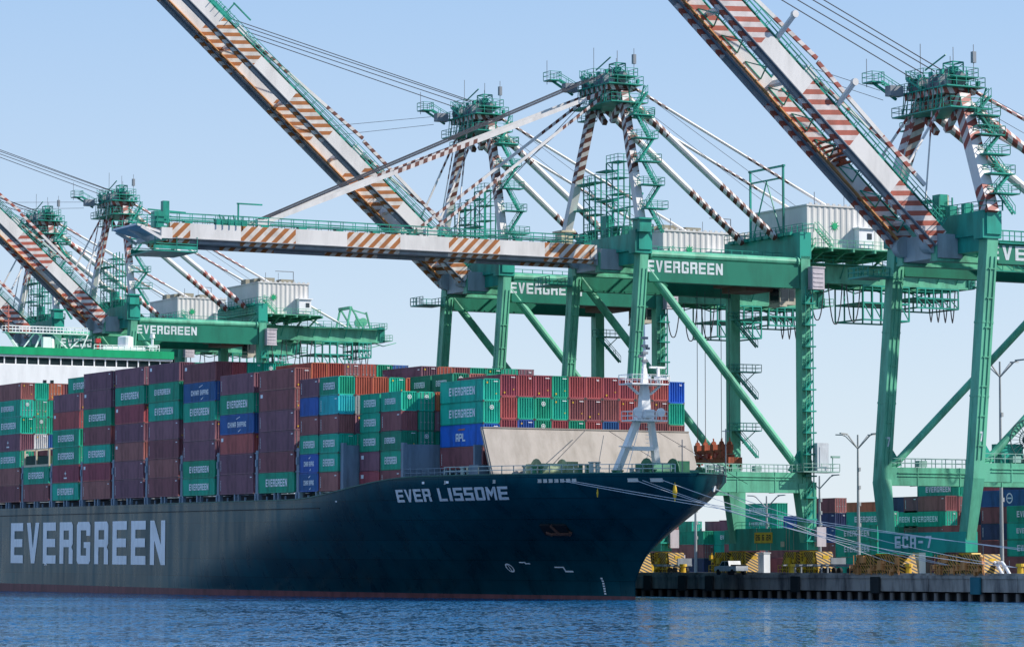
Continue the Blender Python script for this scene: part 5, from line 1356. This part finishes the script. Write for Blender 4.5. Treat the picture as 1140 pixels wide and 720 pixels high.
            for i in range(8): m.disc((cx - 4.0 + i * 1.15, yy, GZ + .33), (0, 1, 0), .33, .9, 14)
            out(m, 'wheel', GREYM, bg)
            m = MB(); m.box((cx + 1.5, yy - 1.95, GZ + 1.3), (.8, .5, 1.2)); m.box((cx - 2.6, yy - 1.85, GZ + 2.0), (1.0, .4, .9)); m.tube((cx - 4.9, yy - .4, GZ + .3), (cx - 4.9, yy - .4, GZ + 1.4), .2, 8); out(m, 'drive_motor', CREAMORANGE if five else YELLOW, bg)
            m = MB(); rq = random.Random(int(cx * 10 + y))
            m.rail([(cx - 5.4, yy - 1.9, GZ + .1), (cx + 5.4, yy - 1.9, GZ + .1)], 1.2, 1.2, .05)
            for i in range(9):
                xx_ = cx + rq.uniform(-5, 5); zz_ = GZ + rq.uniform(.3, zs0 - GZ - 1); m.box((xx_, yy - 1.8, zz_), (rq.uniform(.2, .7), .4, rq.uniform(.3, .9)))
                m.tube((xx_, yy - 1.75, GZ + .2), (xx_ + rq.uniform(-.6, .6), yy - 1.75, zs0 - .3), .06, 5)
            out(m, 'hydraulic_gear', YELLOW if not five else CREAMORANGE, bg)
    if five:
        m = MB(); c = Vector((B + .5, 7.7, 19.6)); r = 2.5
        for i in range(24):
            t = math.pi * i / 12; m.beam(c, c + Vector((0, r * math.cos(t), r * math.sin(t))), .06, .08, 0, (1, 0, 0))
            t2 = math.pi * (i + 1) / 12
            for rr in (r, r * .45): m.beam(c + Vector((0, rr * math.cos(t), rr * math.sin(t))), c + Vector((0, rr * math.cos(t2), rr * math.sin(t2))), .1, .1, 0, (1, 0, 0))
        m.disc(c, (1, 0, 0), .5, .7, 14); m.bx(B - .3, B + .3, 6, 11, zp1, zp1 + .5); m.beam((B + .2, 7.7, zp1 + .3), c, .3, .3, 0, (0, 1, 0)); out(m, 'cable_reel', paint('reel_dark', (.03, .08, .08), .5))
        m = MB(); m.bx(B - 2, B - .2, 4.2, 7.6, zp1, zp1 + 2.4); out(m, 'electric_cabinet', CG)
    return root

c2 = build_crane('gantry_crane', -613.0, 'green gantry crane with raised red-banded boom just right of the ship\'s bridge', 'A', 41.5, 68.0, 52.8, 79.4, (RED_ST, REDLEG_ST), house_y=(30.6, 41.8), reach=61.0)
def copy_tree(o, parent=None):
    c = o.copy(); COL.objects.link(c); c.parent = parent
    if parent is not None: c.matrix_parent_inverse = o.matrix_parent_inverse.copy()
    for ch in [x for x in o.children]: copy_tree(ch, c)
    return c
c1 = copy_tree(c2); c1.matrix_world = frame(-656.0, CRV, GZ)
tag(c1, 'farthest green gantry crane with raised red-banded boom, behind the bridge at the left edge')
c3 = build_crane('gantry_crane', -456.0, 'green gantry crane with raised orange-banded boom, middle of the photo', 'A', 41.0, 73.0, 49.2, 77.6, (ORANGE_ST, BROWN_ST))
c4 = build_crane('gantry_crane', -414.0, 'green gantry crane with its orange-banded boom lowered level over the ship', 'A', 0, 67.0, 49.2, 76.9, (ORANGE_ST, BROWN_ST))
c5 = build_crane('gantry_crane', -330.5, 'nearest green gantry crane at the right edge with raised red-banded boom', 'B', 41.6, 62.0, 43.9, 65.6, (RED_ST, REDLEG_ST), sill_text='ECA-7', brace_rev=True, reach=60.0)

# spreader hanging on its ropes from the trolley of the crane with the lowered boom
def spreader(uc, y, z, ztop, label):
    root = empty('spreader', frame(uc, CRV + y, z)); tag(root, label, 'spreader')
    m = MB(); m.bx(-5.0, 5.0, -1.0, 1.0, .2, .8); m.bx(-6.1, -4.9, -1.2, 1.2, 0, .9); m.bx(4.9, 6.1, -1.2, 1.2, 0, .9)
    for x in (-5.9, 5.9):
        for yy in (-1.1, 1.1): m.box((x, yy, -.2), (.3, .3, .5)); m.beam((x, yy, .4), (x + (.25 if x > 0 else -.25), yy, -1.0), .2, .08)
    for x in (-3.2, 3.2): m.bx(x - .9, x + .9, -1.15, 1.15, .8, 1.4)
    m.build('frame', RUST, root)
    m = MB(); m.bx(-4.0, 4.0, -.9, .9, 1.5, 2.1)
    for x in (-3.4, -1.2, 1.2, 3.4): m.bx(x - .45, x + .45, -1.1, 1.1, 2.0, 2.9); m.disc((x, -.7, 3.0), (1, 0, 0), .4, .2, 12); m.disc((x, .7, 3.0), (1, 0, 0), .4, .2, 12); m.beam((x - .4, -.6, 2.1), (x - .2, -.6, 3.7), .15, .15); m.beam((x + .4, .6, 2.1), (x + .2, .6, 3.9), .15, .15); m.box((x + .5, -1.0, 1.3), (.3, .5, 1.0))
    m.build('headblock', RUST, root)
    m = MB()
    for x in (-3.4, 3.4):
        for yy in (-.7, .7): m.tube((x, yy, 3.0), (x, yy, ztop - z), .05, 5)
    m.build('hoist_rope', ROPE_DARK, root)
    m = MB()
    for x in (-2.4, 0, 2.4): m.disc((x, -1.0, 1.2), (0, 1, 0), .4, .5, 10)
    m.build('motor', paint('motor_red', (.35, .05, .03), .6, .2), root)
spreader(-414.0, 20.8, 19.4, 45.6, 'rusty orange container spreader hanging on ropes behind the bow')

# ---------------------------------------------------------------- quayside and yard
def px_u(x, v, z=GZ):
    """u of the place on the yard plane v seen at column x of the photo"""
    t = (x - 570.0) / FPX; D = D0 + v
    Y = D / (t * C_ + S_); return t * Y * S_ - Y * C_
YARD = [  # x of the left edge, v, colours and marks bottom to top, description
 (1098, 125, 'Mv Mv Nv Mv Br', 'behind nearest crane\'s right leg'),
 (1127, 121, 'Mv GE Ge GE', 'at the right edge of the photo'),
 (1012, 140, 'GE N- Mv GE Mv', 'mid portal of nearest crane'),
 (1027, 146, 'G- G- M- M- M- GE', 'rear stack in nearest crane\'s portal'),
 (982, 140, 'G- N- g- GE Nv', 'left in nearest crane\'s portal'),
 (948, 132, 'GE Me GE GE', 'left of nearest crane\'s left leg'),
 (936, 118, 'G- GE GE', 'low beside nearest crane\'s left leg'),
 (893, 134, 'N- Mv Bv Nv M-', 'right of the landside ladder'),
 (943, 160, 'O- R- O- O- O-', 'far behind the pale lamp post'),
 (832, 150, 'GE M- ge Ge Ge', 'behind landside legs of lowered-boom crane'),
 (806, 165, 'M- R- R- P-', 'between the landside legs, behind'),
 (775, 150, 'N- G- Te', 'right of the bow'), (752, 140, 'N- M- G-', 'just right of the bow'), (728, 150, 'G- P- P-', 'under the bow overhang'), (800, 142, 'Y- G- Ge', 'under the portal beam'),
 (705, 150, 'G- M- R-', 'against the stem of the bow'), (862, 132, 'R- M-', 'low behind the pickup'), (1070, 150, 'B- N- N- N- P-', 'right in nearest crane\'s portal'),
 (1090, 175, 'M- M- M- G- O- R-', 'far behind nearest crane\'s right leg'), (1120, 150, 'M- B- G- M- Bv N-', 'far behind at the right edge'), (915, 170, 'M- G- M-', 'far behind between the cranes'), (965, 175, 'G- B- M- G-', 'far behind, left half of portal'),
 (1148, 122, 'M- G- GE B-', 'cut by the right edge of the photo')]
YARD += [(716, 160, 'P- G- R- M-', 'beyond the stem, rear row'), (742, 168, 'G- M- B- G-', 'rear row right of the bow'), (790, 172, 'M- T- G- P-', 'rear row under the portal beam'),
 (812, 136, 'G- M- g-', 'between landside wheels'), (878, 146, 'M- G- R- B-', 'just left of the ladder leg'), (900, 158, 'B- O- M- g-', 'behind the ladder leg'), (996, 128, 'M- G-', 'low in the nearest crane\'s portal'), (1055, 132, 'G- M- R-', 'beside the nearest crane\'s right leg')]
used = []
for x, v, spec, where in YARD:
    u0 = px_u(x, v); hs = 2.62; sp = spec.split()
    for t, s in enumerate(sp):
        lg = s[1] if s[1] != '-' else None
        tn = 'topmost' if t == len(sp) - 1 else (TIERN[t] + ' tier')
        container(frame(u0 + 6.1, v, GZ + .05 + t * hs), 12.19, hs, s[0], lg, 'door' if (t + x) % 2 else 'wall', 'code' if t % 2 else None,
                  '%s yard container%s, %s, %s' % (CNAME[s[0]], LOGON[lg], tn, where), 'containers stacked in the yard')
# long low rows farther inland
rnd = random.Random(5)
k = 0
for u in [(-640 + i * 13.2) for i in range(30)]:
    n = 3 if u > -520 else 2
    for t in range(n):
        s = rnd.choice('GMMRBGOg')
        if u < -560 and t == 0: continue
        container(frame(u, 185, GZ + .05 + t * 2.62), 12.19, 2.62, s, None, 'wall', None,
                  '%s far inland yard container, %s tier, %s from left' % (CNAME[s], TIERN[t], ['first', 'second', 'third', 'fourth', 'fifth', 'sixth', 'seventh', 'eighth', 'ninth', 'tenth'][k % 10] + (', first third', ', middle third', ', last third')[k // 10]), 'containers in the far inland row')
    k += 1

def lamp(x, v, ztop, label, arms=3):
    u = px_u(x, v); root = empty('street_lamp', frame(u, v, GZ)); tag(root, label, 'lamp post', 'lamp posts in the container yard')
    h = ztop - GZ; m = MB(); m.tube((0, 0, 0), (0, 0, h), .32, 10, 0, .14)
    for z in (.35, .5, .62, .75): m.box((0, .2, h * z), (.5, .35, .6))
    m.build('pole', STEEL, root)
    for i in range(arms):
        a = 2 * math.pi * i / arms + .3; d = Vector((math.cos(a), math.sin(a), 0)); m = MB(); m.beam((0, 0, h - 2.2), d * 2.4 + Vector((0, 0, h - .2)), .16, .16); m.beam(d * 2.4 + Vector((0, 0, h - .2)), d * 3.0 + Vector((0, 0, h)), .14, .14); ar = m.build('arm', STEEL, root)
        m = MB(); m.beam(d * 2.8 + Vector((0, 0, h + .05)), d * 4.4 + Vector((0, 0, h + .12)), .55, .18, w2=.35); m.build('lamp_head', STEEL, ar)
lamp(955, 105, 25.0, 'tall lamp post with spreading heads between the two right-hand cranes', 4)
lamp(1114, 92, 33.2, 'tallest lamp post, seen right of the nearest crane\'s right leg', 4)
lamp(912, 120, 19.5, 'short lamp post just right of the landside ladder', 2)
lamp(853, 130, 16.8, 'small lamp post seen below the portal beam', 2)
lamp(774, 130, 21.5, 'lamp post in the gap between bow and crane leg', 2)

def pickup():
    root = empty('pickup_truck', frame(-371.9, CRV - 2.6, GZ, 0, math.pi)); tag(root, 'white pickup truck parked beside the striped crane wheels on the quay', 'pickup truck')
    m = MB(); prof = [(-2.7, .55), (2.75, .5), (2.8, .95), (2.65, 1.12), (1.55, 1.22), (.85, 1.85), (-.75, 1.88), (-.95, 1.2), (-2.7, 1.18)]
    for y0, y1 in ((-.95, .95),):
        m.face([(x, y0, z) for x, z in prof]); m.face([(x, y1, z) for x, z in prof][::-1])
        for (a, b), (c, d) in zip(prof, prof[1:] + prof[:1]): m.face([(a, y0, b), (a, y1, b), (c, y1, d), (c, y0, d)])
    m.build('body', paint('pickup_white', (.72, .72, .70), .3), root)
    m = MB()
    for s in (-.957, .957):
        m.face([(1.35, s, 1.24), (.78, s, 1.76), (.15, s, 1.78), (.15, s, 1.24)]); m.face([(.05, s, 1.24), (.05, s, 1.78), (-.68, s, 1.78), (-.82, s, 1.24)])
    m.face([(1.58, -.85, 1.24), (1.58, .85, 1.24), (.93, .8, 1.82), (.93, -.8, 1.82)]); m.build('window', GLASS, root)
    for x in (-1.75, 1.8):
        for y in (-.88, .88):
            m = MB(); m.disc((x, y, .39), (0, 1, 0), .39, .26, 16); wv = m.build('wheel', BLACK, root); m = MB(); m.disc((x, y * 1.09, .39), (0, 1, 0), .2, .1, 10); m.build('rim', STEEL, wv)
    m = MB(); m.bx(-2.5, -1.1, -.8, .8, 1.19, 1.38); m.build('cargo_box', BLACK, root)
    for y in (-.7, .7): m = MB(); m.bx(2.78, 2.84, y - .15, y + .15, .8, .95); m.build('headlight', GLASS, root)
pickup()

def bollard(x, label):
    u = px_u(x, 48.0); root = empty('mooring_bollard', frame(u, 48.3, GZ + .02)); tag(root, label, 'bollard', 'mooring bollards along the quay edge')
    m = MB(); m.tube((0, 0, 0), (0, 0, 1.1), .42, 14, 0, .34); m.tube((0, 0, 1.1), (0, 0, 1.45), .55, 14, 0, .5); m.tube((0, 0, 0), (0, 0, .12), .75, 14); m.build('post', YELLOW, root)
    return u
bollard(758, 'yellow bollard on the quay edge right of the bow')
bollard(878, 'yellow bollard on the quay edge right of the white pickup')
UB = [bollard(1008, 'yellow bollard on the quay edge under the nearest crane\'s left leg'), bollard(1068, 'yellow bollard on the quay edge in the middle of the nearest crane'), bollard(1132, 'yellow bollard on the quay edge at the right edge of the photo')]
UB += [-285.0, -272.0]

def rope(i, p, q, sag, label, r=.036):
    mid = []
    for k in range(25):
        t = k / 24; a = p.lerp(q, t); a.z -= sag * 4 * t * (1 - t); mid.append(a)
    m = MB(); m.pipe(mid, r, 5); o = m.build('mooring_rope', ROPE); tag(o, label, 'mooring rope', 'mooring ropes from the bow to the quay')
def hp(u, w): return SHIP @ Vector(hull_pt(u, w, -1, .12))
def qp(u): return W(u, 48.3, GZ + .95)
rope(0, hp(-353.6, 15.15), qp(UB[4]), 1.2, 'lower of the two long white ropes from the left bow fairlead')
rope(1, hp(-352.6, 15.15), qp(UB[3]), .5, 'upper of the two long white ropes from the left bow fairlead')
rope(2, hp(-345.4, 15.1), qp(UB[2]), 1.6, 'white rope from the middle bow fairlead')
rope(3, hp(-343.2, 15.1), qp(UB[1]), .7, 'white rope from the fairlead nearest the stem, upper one')
rope(4, SHIP @ Vector(hull_pt(-345.4, 14.2, 1, .3)), qp(UB[0]), .6, 'steep white rope from the ring at the stem to the first bollard')
rope(5, SHIP @ Vector(hull_pt(-345.6, 14.1, 1, .3)), qp(UB[2]), 1.0, 'white rope from the ring at the stem to the far bollard')
rope(6, hp(-344.8, 15.1), qp(UB[1]), 1.0, 'second white rope from the middle bow fairlead')
def buoy(u, w, label, s=1.0):
    root = empty('rope_guard', frame(u, 0, 0)); P = hp(u, w); root.matrix_world = Matrix.Translation(P); tag(root, label, 'rope guard', 'yellow rope guards hung at the bow')
    m = MB(); m.tube((0, 0, 0), (0, 0, -.8 * s), .12 * s, 10, 0, .24 * s); m.tube((0, 0, -.8 * s), (0, 0, -1.3 * s), .24 * s, 10, 0, .14 * s); m.build('float', YELLOW, root)
    m = MB(); m.tube((0, 0, -1.3 * s), (0, 0, -1.7 * s), .08, 6); m.tube((0, 0, .9), (0, 0, 0), .05, 6); m.build('tail', YELLOW, root)
buoy(-342.6, 14.6, 'larger yellow float hanging at the bow near the stem', 1.25)
buoy(-350.0, 14.0, 'small yellow float hanging on the ropes left on the bow', .55)

def clutter():
    rnd = random.Random(21)
    for i, (x, v, kind) in enumerate(((1108, 48.9, 'pipe'), (1116, 49.0, 'pipe'), (850, 50, 'cabinet'), (1022, 52, 'cabinet'), (738, 60, 'chassis'), (905, 62, 'chassis'), (935, 58, 'chassis'), (720, 56, 'drum'), (982, 60, 'chassis'))):
        u = px_u(x, v); 
        if kind == 'pipe':
            root = empty('bent_pipe', frame(u, v, GZ)); tag(root, ('left' if i == 0 else 'right') + ' of the two bent white pipes on the quay at the right', 'pipe', 'bent white pipes')
            m = MB(); m.pipe([(-1.0, 0, 1.5), (-.3, 0, 1.6), (.4, 0, 1.0), (1.2, 0, .1)], .2, 8); m.build('tube', WHITE, root); m = MB(); m.disc((-1.05, 0, 1.5), (1, 0, 0), .3, .12, 12); m.build('flange', STEEL, root)
        elif kind == 'cabinet':
            root = empty('electric_cabinet', frame(u, v, GZ)); tag(root, 'tall pale cabinet between the striped crane wheels' if x < 900 else 'small pale cabinet under the nearest crane', 'cabinet')
            m = MB(); m.bx(-.7, .7, -.5, .5, .1, 2.9); m.bx(-.8, .8, -.6, .6, 2.9, 3.0); m.bx(-.7, -.5, -.4, .4, 0, .1); m.bx(.5, .7, -.4, .4, 0, .1); c = m.build('body', WHITE, root); m = MB(); m.bx(-.6, -.03, -.54, -.5, .3, 2.7); m.bx(.03, .6, -.54, -.5, .3, 2.7); m.build('door', paint('cab_grey_white', (.55, .58, .6), .4), root)
        elif kind == 'drum':
            root = empty('cable_drum', frame(u, v, GZ)); tag(root, 'small yellow drum on the quay beside the stem', 'drum')
            m = MB(); m.tube((-.6, 0, .8), (.6, 0, .8), .5, 14); m.disc((-.6, 0, .8), (1, 0, 0), .8, .1); m.disc((.6, 0, .8), (1, 0, 0), .8, .1); m.build('spool', YELLOW, root)
        else:
            root = empty('container_chassis', frame(u, v, GZ)); tag(root, 'empty grey container chassis on the quay, %s' % {738: 'right of the bow', 905: 'left of the nearest crane', 935: 'just left of the nearest crane\'s wheels', 982: 'inside the nearest crane\'s portal'}[x], 'trailer', 'empty trailers on the quay')
            m = MB(); m.bx(-6, 6, -.5, -.3, 1.1, 1.45); m.bx(-6, 6, .3, .5, 1.1, 1.45)
            for k in range(7): m.bx(-6 + k * 2, -5.8 + k * 2, -1.2, 1.2, 1.2, 1.4)
            m.bx(5.9, 6.1, -1.2, 1.2, 1.1, 2.3); m.build('frame', GREYM, root)
            for a in (3.6, 4.9):
                for y in (-1, 1): m = MB(); m.disc((a, y, .5), (0, 1, 0), .5, .35, 14); m.build('wheel', BLACK, root)
            m = MB(); m.bx(-4, -3.8, -.6, -.4, 0, 1.1); m.bx(-4, -3.8, .4, .6, 0, 1.1); m.build('landing_leg', GREYM, root)
clutter()
def gull():
    root = empty('seagull', Matrix.Translation(W(-430, -30, 4.4)) @ Matrix.Scale(1.0, 4)); tag(root, 'white seagull flying low in front of the hull', 'bird')
    m = MB(); m.tube((-.16, 0, 0), (.12, 0, .02), .06, 8, 0, .05); m.tube((.12, 0, .02), (.22, 0, .03), .05, 8, 0, .01)
    m.face([(-.05, 0, .03), (.08, 0, .03), (.06, .3, .2), (-.04, .28, .2)]); m.face([(-.04, .28, .2), (.06, .3, .2), (-.05, .62, .14)])
    m.face([(.08, 0, .03), (-.05, 0, .03), (-.04, -.28, .2), (.06, -.3, .2)]); m.face([(.06, -.3, .2), (-.04, -.28, .2), (-.05, -.62, .14)])
    m.build('body', WHITE, root)
gull()
